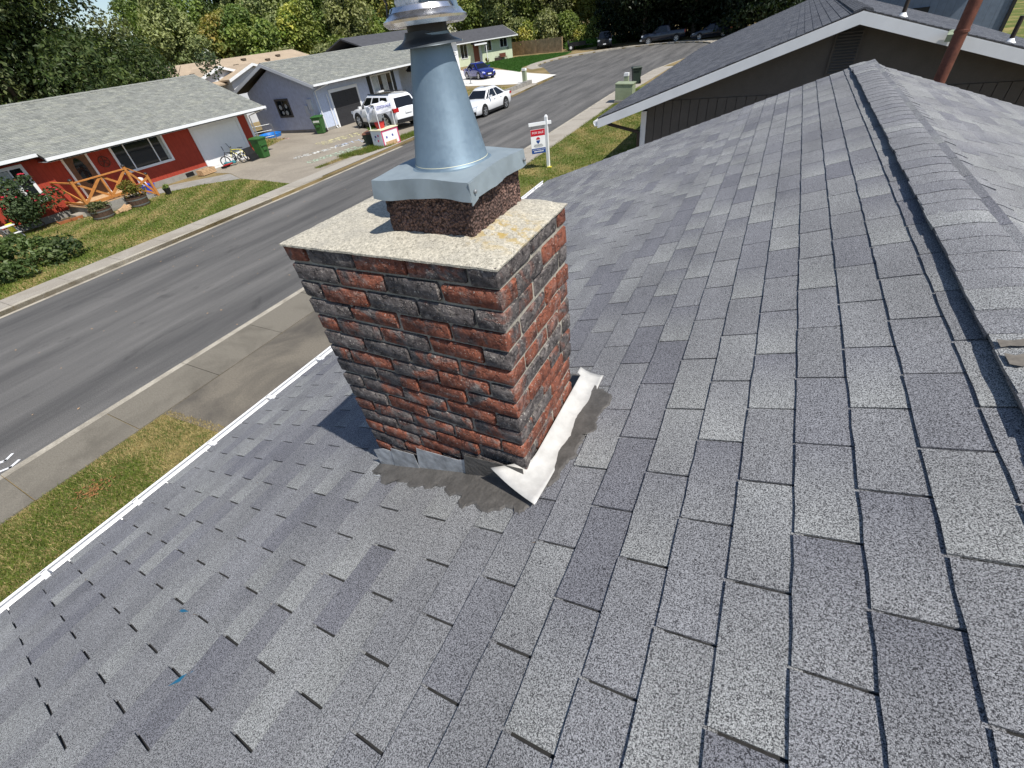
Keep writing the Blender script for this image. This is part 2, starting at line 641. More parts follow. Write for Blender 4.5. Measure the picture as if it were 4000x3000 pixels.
M['tan_wood'] = plain('split_log', (.52, .34, .19), .85, var=.25, vs=9, bs=.5)
M['fence_wood'] = plain('weathered_fence', (.52, .37, .22), .85, var=.35, vs=2.2, fine=.3, fs=22)
M['bin_green'] = plain('green_bin', (.035, .115, .028), .45, var=.12, vs=6)
M['bin_dark'] = plain('dark_green_bin', (.018, .032, .024), .5, var=.12)
M['blue_plastic'] = plain('blue_plastic', (.02, .19, .62), .4, var=.1)
M['blue_box'] = plain('royal_blue_plastic', (.02, .06, .50), .4, var=.1)
M['red_plastic'] = plain('red_plastic', (.5, .03, .03), .4)
M['yellow'] = plain('yellow_plastic', (.70, .62, .06), .45)
M['pink'] = plain('pink_paint', (.62, .07, .17), .55)
M['cream'] = plain('cream_paint', (.80, .76, .50), .6)
M['cloth'] = plain('white_cloth', (.78, .79, .84), .9, var=.06, vs=8, bs=.4, bd=.03, bscale=12)
M['letter_blue'] = plain('blue_letters', (.05, .06, .30), .6)
M['sign_red'] = plain('sign_red', (.50, .015, .03), .4, var=.02)
M['sign_blue'] = plain('sign_blue', (.012, .06, .25), .4, var=.02)
M['sign_grey'] = plain('sign_grey', (.32, .33, .34), .5)
M['rust'] = plain('rusty_steel', (.155, .055, .035), .6, .2, var=.35, vs=7, fine=.35, fs=40)
M['rust_lid'] = plain('rusty_tub', (.16, .07, .04), .7, var=.4, vs=12)
M['cabinet'] = plain('green_cabinet', (.26, .30, .20), .6, var=.15, vs=3)
M['car_white'] = plain('white_car_paint', (.80, .81, .82), .25, var=.02, coat=1)
M['car_blue'] = plain('blue_car_paint', (.012, .02, .20), .25, .3, var=.05, coat=1)
M['car_black'] = plain('black_car_paint', (.008, .008, .010), .3, var=.1, coat=1)
M['car_navy'] = plain('navy_car_paint', (.012, .016, .03), .3, var=.1, coat=1)
M['tyre'] = plain('tyre_rubber', (.014, .014, .014), .8)
M['rim'] = plain('alloy_rim', (.55, .56, .58), .3, .8, var=.1)
M['lamp_glass'] = plain('headlamp', (.62, .65, .70), .1, var=.05, coat=1)
M['tail'] = plain('tail_lamp', (.42, .012, .015), .2, var=.05, coat=1)
M['chalk_w'] = plain('white_chalk', (.66, .66, .62), .95, var=.2, vs=20)
M['chalk_y'] = plain('yellow_chalk', (.60, .55, .30), .95, var=.2, vs=20)
M['chalk_b'] = plain('blue_chalk', (.42, .48, .60), .95, var=.2, vs=20)
M['chalk_g'] = plain('green_chalk', (.45, .55, .42), .95, var=.2, vs=20)
M['chalk_p'] = plain('pink_chalk', (.58, .36, .33), .95, var=.2, vs=20)
M['terra'] = plain('terracotta', (.48, .17, .07), .8, var=.2)
M['bark_chip'] = plain('bark_chip', (.26, .12, .045), .9, var=.4, vs=60)
M['rose'] = plain('rose_petal', (.42, .012, .035), .6, var=.25, vs=30)
M['debris'] = plain('brown_debris', (.13, .085, .05), .9, var=.4, vs=60)
M['teal'] = plain('teal_paint', (.01, .12, .22), .5)
M['teal_cloth'] = plain('teal_cloth', (.04, .17, .20), .8)


# ------------------------------------------------------------------ shared projection helper (for choosing which pieces show largest)
def seen_size(P, nrm):
    """approximate share of the picture for pieces at P (n,3) with normal nrm"""
    d = P - np.array(CAM)
    fw = d @ np.array(F_)
    u = (d @ np.array(R_)) / np.maximum(fw, 1e-6)
    v = (d @ np.array(U_)) / np.maximum(fw, 1e-6)
    inside = (fw > .05) & (abs(u) < 1.24) & (abs(v) < .94)
    dist = np.linalg.norm(d, axis=1)
    face = np.abs(d @ np.array(nrm)) / dist
    return np.where(inside, face / dist ** 2, 0) * np.where((abs(u) < 1.2) & (abs(v) < .9), 1, .3)


def tab_variant(w, l, t, h0, nx, jit, r):
    """one shingle tab: butt edge at y=0, runs up the slope to y=l, lies on the deck plane z=0"""
    vs, fs = [], []
    xs = [w * k / nx for k in range(nx + 1)]
    jy = [r.uniform(-jit, jit) for _ in xs]
    lift = [r.uniform(-.0008, .0016) if jit else 0 for _ in xs]
    for k, x in enumerate(xs):
        xj = x + (r.uniform(-jit, jit) * .6 if k in (0, nx) else 0)
        vs.append((xj, jy[k], h0 + lift[k]))
        vs.append((x, l, h0 - t))
        vs.append((xj, jy[k] + .0015, h0 - t * 1.35))
    for k in range(nx):
        a, b = 3 * k, 3 * k + 3
        fs.append((a, b, b + 1, a + 1))
        fs.append((a + 2, b + 2, b, a))
    e = 3 * nx
    vs += [(vs[0][0], l, h0 - 2 * t), (vs[e][0], l, h0 - 2 * t)]
    i = len(vs) - 2
    fs.append((2, 0, 1, i))
    fs.append((e, e + 2, i + 1, e + 1))
    return np.array(vs), np.array(fs)


def shingle_roof(parent, O, a, d, L, SL, e, tw, mat, nparts, palette, slot=.008, t=.007, h0=.0125, nx=4, jit=.0022, nvar=14,
                 phase=0.0, label=None, skip=None, seed=1, first=0.0):
    """tabs on the deck plane. O ridge end, a along the ridge, d down the slope. The tabs that show largest are parts, the rest one part"""
    r = random.Random(seed)
    a, d, O = Vector(a).normalized(), Vector(d).normalized(), Vector(O)
    n = a.cross(-d).normalized()
    if n.z < 0:
        O = O + a * L
        a = -a
        phase = -phase
        n = a.cross(-d).normalized()
    l = e + .02
    var = []
    for k in range(nvar):
        vs, fs = tab_variant(tw - slot, l, t, h0, nx, jit, r)
        c0 = np.array(r.choice(palette)) * r.uniform(.95, 1.05)
        c1 = np.array(r.choice(palette)) * r.uniform(.95, 1.05)
        if r.random() < .55: c1 = c0 * r.uniform(.92, 1.08)
        fx = np.clip(vs[:, 0] / tw, 0, 1)[:, None]
        tn = c0 * (1 - fx) + c1 * fx
        me = np_mesh('shingle', vs, fs, mat, tn)
        var.append((vs, fs, tn, me))
    rows = []
    nc = int(math.ceil((SL - first) / e))
    for k in range(nc):
        s = SL - k * e
        if s - e < -.5 * e: break
        off = (phase + (k % 2) * .5) * tw
        j0 = int(math.floor(-off / tw)) - 1
        j = j0
        while True:
            x0 = off + j * tw
            j += 1
            if x0 >= L - .02: break
            x1 = min(x0 + tw, L)
            if x1 <= .03: continue
            xx = max(x0, 0.0)
            rows.append((xx, s, (x1 - xx) / tw))
    rows = np.array(rows)
    A, D, NN, OO = (np.array(q) for q in (a, d, n, O))
    base = OO + rows[:, :1] * A + rows[:, 1:2] * D
    mid = base + A * tw * .5 - D * e * .5
    if skip is not None:
        keep = np.array([not skip(p) for p in mid])
        rows, base, mid = rows[keep], base[keep], mid[keep]
    size = seen_size(mid, NN) * rows[:, 2]
    order = np.argsort(-size)
    big = set(order[:nparts].tolist())
    rot = Matrix(((a.x, -d.x, n.x), (a.y, -d.y, n.y), (a.z, -d.z, n.z)))
    VV, FF, TT, cnt = [], [], [], 0
    RM = np.array(rot).T
    for i in range(len(rows)):
        vs, fs, tn, me = var[r.randrange(nvar)]
        sx = rows[i, 2]
        if i in big and size[i] > 0:
            ob = link('shingle', me, parent)
            mw = rot.to_4x4() @ Matrix.Diagonal((sx, 1, 1, 1))
            mw.translation = Vector(base[i])
            ob.matrix_basis = mw
        else:
            w = vs * np.array((sx, 1, 1))
            VV.append(w @ RM + base[i])
            FF.append(fs + cnt)
            TT.append(tn)
            cnt += len(vs)
    if VV:
        me = np_mesh('shingle_field', np.concatenate(VV), np.concatenate(FF), mat, np.concatenate(TT))
        stuff(link('shingle_field', me, parent))


# ------------------------------------------------------------------ the setting: ground, road, sidewalks, lawns, driveways
mb = MB()
mb.face([(-400, -300, -.06), (300, -300, -.06), (300, 500, -.06), (-400, 500, -.06)])
struct(mb.build('ground', M['dry']))

near_edge = [(-9.0, -40), (-9.0, 6), (-9.15, 20), (-9.4, 34), (-9.1, 44), (-7.6, 52)]
far_edge = [(-17.25, -40), (-17.3, 12), (-17.5, 20), (-17.8, 29), (-18.1, 36), (-18.7, 45.2)]
bc, br_ = (-16.8, 61.6), 9.9
bulb = [(bc[0] + br_ * math.cos(t), bc[1] + br_ * math.sin(t)) for t in np.linspace(math.radians(-25), math.radians(226), 26)]
road_poly = near_edge + bulb + far_edge[::-1]
mb = MB()
nroad = len(road_poly)
mb.face([(x, y, 0) for x, y in road_poly])
struct(mb.build('road', M['asphalt']))

# raised verge round the road
outer_r = [(-9.0, -40), (60, -40), (60, 140), (-16.8, 140)]
mb = MB()
mb.prism(near_edge + bulb[:14] + [(-16.8, 140), (60, 140), (60, -40)], -.05, .115)
mb.prism(bulb[13:] + far_edge[::-1] + [(-140, -40), (-140, 140), (-16.8, 140)], -.05, .115)
struct(mb.build('yard', M['dry']))


def strip(edge, o0, o1, z0, z1, step, mat, name, gap=.012, y0=-1e9, y1=1e9, parent=None, pname='panel', jit=.004):
    """concrete panels following a polyline; o0,o1 sideways offsets (positive = right of travel)"""
    e = [Vector((x, y, 0)) for x, y in edge]
    seg = [(e[k + 1] - e[k]).length for k in range(len(e) - 1)]
    tot = sum(seg)

    def at(s):
        for k, L in enumerate(seg):
            if s <= L or k == len(seg) - 1:
                d = (e[k + 1] - e[k]).normalized()
                return e[k] + d * s, d
            s -= L
    s = 0
    out = []
    while s < tot - .05:
        p, dp = at(s + gap)
        q, dq = at(min(tot, s + step))
        s += step
        if (p.y + q.y) / 2 < y0 or (p.y + q.y) / 2 > y1: continue
        rp = Vector((dp.y, -dp.x, 0))
        rq = Vector((dq.y, -dq.x, 0))
        m = MB()
        dz = rng.uniform(-jit, jit)
        b = [p + rp * o0, p + rp * o1, q + rq * o1, q + rq * o0]
        if o1 < o0: b = b[::-1]
        ar = (b[1] - b[0]).cross(b[2] - b[0]).z
        if ar < 0: b = b[::-1]
        m.hexa([(k.x, k.y, z0) for k in b] + [(k.x, k.y, z1 + dz) for k in b])
        out.append(m.build(pname, mat, parent))
    return out


sw = struct(bpy.data.objects.new('sidewalk_near', None)); COL.objects.link(sw)
strip(near_edge, .16, 1.25, .02, .135, 1.5, M['walk'], 'panel', y0=-6, y1=9, parent=sw)
strip(near_edge, .16, 1.25, .02, .135, 1.5, M['walk_far'], 'panel', y0=9, y1=46, parent=sw)
kb = struct(bpy.data.objects.new('kerb_near', None)); COL.objects.link(kb)
strip(near_edge, .0, .155, -.02, .13, 3.0, M['kerb'], 'kerb_stone', gap=.008, y0=-6, y1=50, parent=kb, pname='kerb_stone')
sw2 = struct(bpy.data.objects.new('sidewalk_far', None)); COL.objects.link(sw2)
strip(far_edge, -.16, -1.0, .02, .135, 1.5, M['walk_far'], 'panel', y0=-8, y1=20, parent=sw2)
strip(far_edge, -.16, -1.0, .02, .135, 1.5, M['walk_far'], 'panel', y0=29, y1=41, parent=sw2)
kb2 = struct(bpy.data.objects.new('kerb_far', None)); COL.objects.link(kb2)
strip(far_edge, .0, -.155, -.02, .13, 3.0, M['kerb'], 'kerb_stone', gap=.008, y0=-8, y1=12.9, parent=kb2, pname='kerb_stone')
strip(far_edge, .0, -.155, -.02, .05, 3.0, M['walk_far'], 'kerb_stone', gap=.008, y0=12.9, y1=24, parent=kb2, pname='kerb_stone')
strip(far_edge, .0, -.155, -.02, .13, 3.0, M['kerb'], 'kerb_stone', gap=.008, y0=24, y1=42, parent=kb2, pname='kerb_stone')
kb3 = struct(bpy.data.objects.new('kerb_bulb', None)); COL.objects.link(kb3)
arc = [(bc[0] + br_ * math.cos(t), bc[1] + br_ * math.sin(t)) for t in np.linspace(math.radians(-20), math.radians(224), 90)]
strip(arc, .0, .22, -.02, .13, 1.8, M['kerb'], 'kerb_stone', gap=.008, parent=kb3, pname='kerb_stone')
sw3 = struct(bpy.data.objects.new('sidewalk_bulb', None)); COL.objects.link(sw3)
strip(arc, .225, 1.35, .02, .135, 1.8, M['walk_far'], 'panel', parent=sw3)


def sheet(name, poly, z, mat):
    m = MB()
    n = len(poly)
    ar = sum(poly[k][0] * poly[(k + 1) % n][1] - poly[(k + 1) % n][0] * poly[k][1] for k in range(n))
    if ar < 0: poly = poly[::-1]
    m.face([(x, y, z) for x, y in poly])
    return struct(m.build(name, mat))


# gutter seam of grit along the kerbs
sheet('road_edge', [(-9.0, -8), (-9.0, 6), (-9.15, 20), (-9.4, 34), (-9.62, 34), (-9.34, 20), (-9.16, 6), (-9.15, -8)], .004, M['kerb'])
sheet('road_edge', [(-17.1, -8), (-17.13, 12), (-17.3, 20), (-17.5, 20), (-17.3, 12), (-17.25, -8)], .004, M['kerb'])

sheet('lawn_near', [(-7.74, -8), (-7.74, .95), (-2.6, 1.25), (-2.6, -8)], .121, M['lawn'])
sheet('driveway_near', [(-7.73, .9), (-7.73, 6.4), (-2.4, 6.4), (-2.4, 1.2)], .126, M['drive_ours'])
sheet('path_near', [(-7.75, 6.4), (-7.9, 11.9), (-1.0, 11.9), (-1.0, 6.4)], .123, M['walk_far'])
sheet('lawn_neighbour', [(-7.88, 11.9), (-8.1, 26), (-8.15, 36), (-2.2, 36), (-2.2, 11.9)], .122, M['lawn_far'])
sheet('lawn_red_house', [(-18.26, -8), (-18.3, 12.9), (-20.4, 13.3), (-22.6, 13.4), (-24.2, 12.4), (-25.9, 10.4), (-26.9, 8), (-26.9, -8)], .121, M['lawn_far'])
sheet('path_red_house', [(-25.85, 10.4), (-24.2, 12.4), (-22.6, 13.4), (-24.6, 14.2), (-26.6, 12.2), (-26.9, 10.4)], .124, M['conc'])
sheet('driveway_red_house', [(-18.26, 12.92), (-22.6, 13.42), (-24.6, 14.25), (-27.1, 14.3), (-27.1, 18.4), (-30, 21.5), (-18.3, 19.2)], .126, M['drive_far'])
sheet('driveway_blue_house', [(-18.3, 19.2), (-30, 21.5), (-34, 23.2), (-34, 24.0), (-27.45, 24.0), (-27.45, 28.6), (-18.7, 27.4)], .130, M['drive_far'])
sheet('driveway_apron', [(-17.42, 12.92), (-17.6, 20), (-17.7, 23.5), (-18.75, 23.2), (-18.6, 19), (-18.3, 12.94)], .138, M['walk_far'])
sheet('lawn_blue_house', [(-18.9, 30.5), (-27.4, 30.2), (-27.4, 40.8), (-19.2, 40.8)], .122, M['dry'])
sheet('driveway_green_house', [(-18.75, 41.2), (-18.9, 46.5), (-23.0, 49.8), (-30, 56.5), (-38, 63), (-42, 58), (-33, 47.5), (-27, 43.2)], .132, M['drive_new'])
sheet('lawn_green_house', [(-25.4, 51.8), (-27.8, 57.5), (-28.1, 63), (-26.8, 69.5), (-27.5, 74), (-37.2, 75.5), (-40.5, 70), (-36.5, 64), (-30, 57)], .122, M['lawn_green'])
sheet('lawn_right', [(8.7, 14), (8.7, 139), (59, 139), (59, 14)], .121, M['lawn_far'])
sheet('dirt_patch', [(-27.2, 74.2), (-22, 73.4), (-20, 78), (-28.5, 78.5)], .126, M['dry'])

# ------------------------------------------------------------------ our house: roof, ridge, gutter, walls
RX, RZ = 1.46, 3.2125 + 1.46 / 3          # ridge line
EX, EZ = -2.91, 3.2125 - 2.91 / 3         # eave line
Y0, Y1 = -5.0, 7.0
SLN = math.hypot(RX - EX, RZ - EZ)
dL = Vector((EX - RX, 0, EZ - RZ)).normalized()
dR = Vector((RX - EX, 0, EZ - RZ)).normalized()


def zroof(x): return 3.2125 + x / 3 if x < RX else RZ - (x - RX) / 3


house = thing('house', 'house with grey shingle roof the brick chimney rises from', 'house', (1.46, 1.0, .12), world_parts=True)
WR = 2 * RX - EX
mb = MB()
t0 = .12
mb.hexa([(EX, Y0, EZ - t0), (RX, Y0, RZ - t0), (RX, Y1, RZ - t0), (EX, Y1, EZ - t0), (EX, Y0, EZ), (RX, Y0, RZ), (RX, Y1, RZ), (EX, Y1, EZ)])
mb.hexa([(RX, Y0, RZ - t0), (WR, Y0, EZ - t0), (WR, Y1, EZ - t0), (RX, Y1, RZ - t0), (RX, Y0, RZ), (WR, Y0, EZ), (WR, Y1, EZ), (RX, Y1, RZ)])
roof = mb.build('roof', M['felt'], house)
roof['label'] = 'grey three tab shingle roof'
CH = (-.856, 0, 0, .506)
pal = [(1.30, 1.31, 1.24), (1.18, 1.19, 1.15), (1.0, 1.0, 1.0), (.96, .96, .97), (.86, .86, .89), (.78, .78, .83), (1.08, 1.08, 1.06), (1.0, 1.0, .99)]
e_ = .1428
first_butt = (RX - (.835 - .1355 * 28)) * 1.0541
inside_ch = lambda p: CH[0] + .12 < p[0] < CH[1] - .12 and CH[2] + .02 < p[1] < CH[3] - .02
# courses are counted up from the eave so that butts fall at x = .835 + .1355 k
SLc = (RX - .835) * 1.0541 + 28 * e_
shingle_roof(roof, (RX, Y0, RZ), (0, 1, 0), dL, Y1 - Y0 + .01, SLc, e_, .3335, M['shingle'], 300, pal, phase=((5.0 - .087) / .3335) % 1.0,
             skip=inside_ch, seed=5)
shingle_roof(roof, (RX, Y0, RZ), (0, 1, 0), dR, Y1 - Y0 + .01, SLN + .02, e_, .3335, M['shingle'], 60, pal, phase=.3, seed=9)
# starter strip that closes the eave
mb = MB()
mb.hexa([(EX - .025, Y0, EZ - .012), (EX + .2, Y0, EZ + .0635), (EX + .2, Y1, EZ + .0635), (EX - .025, Y1, EZ - .012),
         (EX - .025, Y0, EZ - .004), (EX + .2, Y0, EZ + .068), (EX + .2, Y1, EZ + .068), (EX - .025, Y1, EZ - .004)])
mb.build('starter_strip', M['shingle'], roof, tint=(.8, .8, .84))
# ridge vent and its bent caps
mb = MB()
mb.hexa([(RX - .115, Y0, zroof(RX - .115)), (RX + .115, Y0, zroof(RX + .115)), (RX + .115, Y1 - .35, zroof(RX + .115)), (RX - .115, Y1 - .35, zroof(RX - .115)),
         (RX - .115, Y0, RZ - .022), (RX + .115, Y0, RZ - .022), (RX + .115, Y1 - .35, RZ - .022), (RX - .115, Y1 - .35, RZ - .022)])
mb.build('ridge_vent', M['felt'], roof)
capv = []
for k in range(8):
    r = random.Random(100 + k)
    vs = []
    prof = [(-.168, -.018), (-.12, -.006), (-.07, .007), (-.025, .015), (.025, .015), (.07, .007), (.12, -.010), (.168, -.030)]
    n = len(prof)
    jl = [r.uniform(-.003, .003) for _ in range(3)]
    for q, yy in enumerate((0.0, .11, .222)):
        for (x, z) in prof:
            lift = .003 * (1 - q / 2)
            jx = jl[q] if x < -.15 else r.uniform(-.001, .001)
            vs.append((x + jx, yy, z + lift + r.uniform(-.001, .001)))
    for yy, q in ((0.0, 0),):
        for (x, z) in prof: vs.append((x, yy + .001, z - .005))
    i2 = len(vs)
    for q, yy in enumerate((0.0, .11, .222)): vs.append((prof[0][0] + .004, yy, prof[0][1] - .012))
    fs = []
    for q in range(2):
        for j in range(n - 1):
            a = q * n + j
            fs.append((a, a + 1, a + n + 1, a + n))
    for j in range(n - 1):
        fs.append((3 * n + j, 3 * n + j + 1, j + 1, j))
    for q in range(2): fs.append((i2 + q + 1, i2 + q, q * n, (q + 1) * n))
    c = np.array(r.choice(pal[1:5])) * r.uniform(.97, 1.04)
    capv.append(np_mesh('ridge_cap', np.array(vs), np.array(fs), M['cap'], c))
    capv[-1].polygons.foreach_set('use_smooth', [True] * len(fs))
    capv[-1].set_sharp_from_angle(angle=math.radians(35))
y = -1.6
while y < Y1 - .1:
    ob = link('ridge_cap', capv[rng.randrange(8)], roof)
    ob.location = (RX + rng.uniform(-.004, .004), y, RZ + .004 + (0 if y < Y1 - .55 else -.018))
    ob.rotation_euler = (-.002, 0, rng.uniform(-.004, .004))
    y += .146
# smears of sealant on a near cap
for (ya, yb, s) in ((.655, .69, 1), (.56, .615, 2)):
    mb = MB()
    r = random.Random(s)
    xs = [-.16 + .02 * k for k in range(11)]
    top = []
    for x in xs:
        zt = RZ + .004 + np.interp(x, [-.168, -.12, -.07, -.025, .025, .07], [-.018, -.006, .007, .015, .015, .007]) + .0105
        top.append((x, ya + r.uniform(-.006, .006), yb + r.uniform(-.008, .008), zt))
    for k in range(len(xs) - 1):
        p, q = top[k], top[k + 1]
        mb.face([(RX + p[0], p[1], p[3]), (RX + q[0], q[1], q[3]), (RX + q[0], q[2], q[3]), (RX + p[0], p[2], p[3])])
    mb.build('sealant_smear', plain('smear_%d' % s, (.17, .15, .125), .7, var=.25, vs=60), roof)
# lifted / missing tab patch and teal paint flecks on the shingles
mb = MB()
for (x, yy, a, L, w) in ((-.94, -1.08, .9, .05, .012), (-1.30, -.93, .2, .045, .008)):
    p = Vector((x, yy, zroof(x) + .013))
    d = Vector((math.cos(a), math.sin(a), math.cos(a) / 3)) * L
    q = Vector((-math.sin(a), math.cos(a), -math.sin(a) / 3)) * w
    mb.face([p - d, p + q * .8, p + d, p - q])
mb.build('paint_fleck', M['teal'], roof)
# dry needles and grit caught in the slots: too many to count
vs, fs = [], []
for k in range(420):
    c = rng.randrange(0, 30)
    x = .835 - .1355 * c + rng.uniform(0, .13)
    off = (-.087 if c % 2 else .08)
    yy = off + .3335 * rng.randrange(-6, 12) + rng.uniform(-.004, .004)
    if not (-1.8 < yy < 5) or (CH[0] - .1 < x < .2 and -.25 < yy < .75): continue
    a = rng.uniform(-.35, .35)
    L = rng.uniform(.006, .022)
    p = Vector((x, yy, zroof(x) + rng.uniform(.004, .009)))
    d = Vector((math.cos(a), math.sin(a), math.cos(a) / 3)) * L
    q = Vector((-math.sin(a), math.cos(a), 0)) * rng.uniform(.0012, .0028)
    i = len(vs)
    vs += [p - d, p + q, p + d, p - q]
    fs.append((i, i + 1, i + 2, i + 3))
stuff(link('needle_litter', np_mesh('needle_litter', np.array([tuple(v) for v in vs]), np.array(fs), M['debris']), roof))

# gutter with hangers, fascia, walls
mb = MB()
prof = [(.012, .0), (.012, -.10), (-.075, -.10), (-.118, -.055), (-.118, -.004), (-.100, -.004), (-.100, -.012), (-.110, -.012), (-.110, -.05), (-.07, -.092), (.004, -.092), (.004, 0.0)]
gx, gz = EX - .028, EZ - .004
n = len(prof)
for yy in (Y0, Y1):
    for (px_, pz_) in prof: mb.v.append((gx + px_, yy, gz + pz_))
for k in range(n):
    l = (k + 1) % n
    mb.f.append((k, l, n + l, n + k)); mb.m.append(0)
gut = mb.build('gutter', M['gutter'], house)
gut['label'] = 'white eave gutter along the street side'
mb = MB().box(gx - .108, gx + .01, 0, .032, gz - .010, gz - .004)
mb.hexa([(gx - .02, 0, gz - .004), (gx + .01, 0, gz - .004), (gx + .01, .032, gz - .004), (gx - .02, .032, gz - .004), (gx - .02, .01, gz + .014), (gx + .01, .0, gz + .016), (gx + .01, .032, gz + .016), (gx - .02, .022, gz + .014)])
hg = None
for yy in [-1.85, -1.215, -.63, -.02, .58, 1.19, 1.8, 2.4, 3.0, 3.6, 4.2, 4.8, 5.4, 6.0, 6.6]:
    if hg is None:
        hg = mb.build('hanger', M['gutter'], gut)
        hg.location.y = yy
    else:
        c = hg.copy(); COL.objects.link(c); c.location.y = yy
mb = MB()
mb.box(EX - .012, EX + .012, Y0, Y1 - .01, EZ - .17, EZ - .013)
mb.build('fascia', M['white'], house)
for s in (-1, 1):
    mb = MB()
    xa, xb = (EX + .02, RX) if s < 0 else (RX, WR - .02)
    mb.hexa([(xa, Y1 + .001, zroof(xa) - .16), (xb, Y1 + .001, zroof(xb) - .16), (xb, Y1 + .022, zroof(xb) - .16), (xa, Y1 + .022, zroof(xa) - .16),
             (xa, Y1 + .001, zroof(xa) - .01), (xb, Y1 + .001, zroof(xb) - .01), (xb, Y1 + .022, zroof(xb) - .01), (xa, Y1 + .022, zroof(xa) - .01)])
    mb.build('rake_board', M['white'], house)
mb = MB()
mb.prism([(EX + .55, Y0 + .2), (WR - .55, Y0 + .2), (WR - .55, Y1 - .35), (EX + .55, Y1 - .35)], .08, EZ - .02)
mb.face([(EX + .55, Y1 - .351, EZ - .03), (WR - .55, Y1 - .351, EZ - .03), (RX, Y1 - .351, RZ - .14)][::-1])
mb.build('wall', M['pale'], house)

# ------------------------------------------------------------------ chimney
ZT = 4.118
chim = thing('brick_chimney', 'weathered red and charcoal brick chimney standing on the grey shingle roof', 'chimney', (-.43, .25, 2.95), world_parts=True)
W_, D_, K_, J_ = .856, .506, .0713, .011
NC = 17
mb = MB().box(-W_ + .0135, -.0135, .019, D_ - .0135, 2.75, ZT - .006)
mb.build('mortar_core', M['mortar'], chim)


def brick_mesh(sx, sy, sz, seed):
    r = random.Random(seed)
    b = .0045
    vs, idx = [], {}
    j = lambda: r.uniform(-.0022, .0022)
    for ix in (0, 1):
        for iy in (0, 1):
            for iz in (0, 1):
                o = (j(), j(), j())
                for ax in range(3):
                    p = [(-.5, .5)[i] * s for i, s in zip((ix, iy, iz), (sx, sy, sz))]
                    for q in range(3):
                        if q != ax: p[q] -= (-1, 1)[(ix, iy, iz)[q]] * b * r.uniform(.5, 1.9)
                        p[q] += o[q]
                    idx[(ix, iy, iz, ax)] = len(vs)
                    vs.append(tuple(p))
    fs = []

    def add(c):
        c = list(c)
        P = [Vector(vs[i]) for i in c]
        nrm = (P[1] - P[0]).cross(P[2] - P[0])
        cen = sum(P, Vector()) / len(P)
        fs.append(tuple(c if nrm.dot(cen) > 0 else c[::-1]))
    for ax in range(3):
        o1, o2 = [q for q in range(3) if q != ax]
        for s in (0, 1):
            quad = []
            for (a, b2) in ((0, 0), (1, 0), (1, 1), (0, 1)):
                k = [0, 0, 0]; k[ax] = s; k[o1] = a; k[o2] = b2
                quad.append(idx[(*k, ax)])
            add(quad)
        for a in (0, 1):
            for b2 in (0, 1):
                quad = []
                for s, axx in ((0, o1), (1, o1), (1, o2), (0, o2)):
                    k = [0, 0, 0]; k[ax] = s; k[o1] = a; k[o2] = b2
                    quad.append(idx[(*k, axx)])
                add(quad)
    for ix in (0, 1):
        for iy in (0, 1):
            for iz in (0, 1): add([idx[(ix, iy, iz, ax)] for ax in range(3)])
    me = bpy.data.meshes.new('brick')
    me.from_pydata(vs, [], fs)
    me.materials.append(M['brick'])
    me.polygons.foreach_set('use_smooth', [True] * len(fs))
    me.set_sharp_from_angle(angle=math.radians(50))
    return me


bcache = {}


def put_brick(x0, x1, y0, y1, zc):
    xm = (x0 + x1) / 2
    if zc + K_ / 2 < zroof(xm) - .02: return
    key = (round(x1 - x0, 3), round(y1 - y0, 3), rng.randrange(5))
    if key not in bcache:
        bcache[key] = brick_mesh(x1 - x0 - J_, y1 - y0 - J_, K_ - J_, hash(key) % 9999)
    o = link('brick', bcache[key], chim)
    pr = .0025
    o.location = (xm + rng.uniform(-pr, pr), (y0 + y1) / 2 + rng.uniform(-pr, pr), zc + rng.uniform(-.001, .001))
    o.rotation_euler = (0, 0, rng.uniform(-.006, .006))


h, fl, bw = .107, .214, .1
for c in range(NC):
    zc = ZT - K_ * (c + .5)
    if c % 2 == 0:
        for k in range(3):
            for yy in ((0, bw), (D_ - bw, D_)): put_brick(-W_ + h + k * fl, -W_ + h + (k + 1) * fl, *yy, zc)
        for xx in ((-W_, -W_ + h), (-h, 0)):
            put_brick(*xx, 0, fl, zc); put_brick(*xx, fl, 2 * fl, zc); put_brick(*xx, 2 * fl, D_, zc)
    else:
        for k in range(4):
            for yy in ((0, h), (D_ - h, D_)): put_brick(-W_ + k * fl, -W_ + (k + 1) * fl, *yy, zc)
        for xx in ((-W_, -W_ + bw), (-bw, 0)):
            put_brick(*xx, h, h + .185, zc); put_brick(*xx, h + .185, D_ - h, zc)

# crown: sloped mortar wash, uneven edge
FL = (-.440, -.140, .125, .437)
r = random.Random(3)
NX, NY = 44, 28
vs, fs = [], []
for iy in range(NY + 1):
    for ix in range(NX + 1):
        x = -W_ + W_ * ix / NX
        yy = D_ * iy / NY
        ed = min(x + W_, -x, yy, D_ - yy)
        jx = jy = 0
        if ix in (0, NX): jx = r.uniform(-.0015, .0015)
        if iy in (0, NY): jy = r.uniform(-.0015, .0015)
        df = max(FL[0] - x, x - FL[1], FL[2] - yy, yy - FL[3], 0)
        z = ZT + .002 + .020 * max(0, 1 - df / .12) ** 1.5 + r.uniform(-.0012, .0012) - (.006 if ed < .005 else 0) - (.0015 if ed < .03 else 0)
        vs.append((x + jx, yy + jy, z))
for iy in range(NY):
    for ix in range(NX):
        a = iy * (NX + 1) + ix
        fs.append((a, a + 1, a + NX + 2, a + NX + 1))
ring = [ix for ix in range(NX + 1)] + [iy * (NX + 1) + NX for iy in range(1, NY + 1)] + [NY * (NX + 1) + ix for ix in range(NX - 1, -1, -1)] + [iy * (NX + 1) for iy in range(NY - 1, 0, -1)]
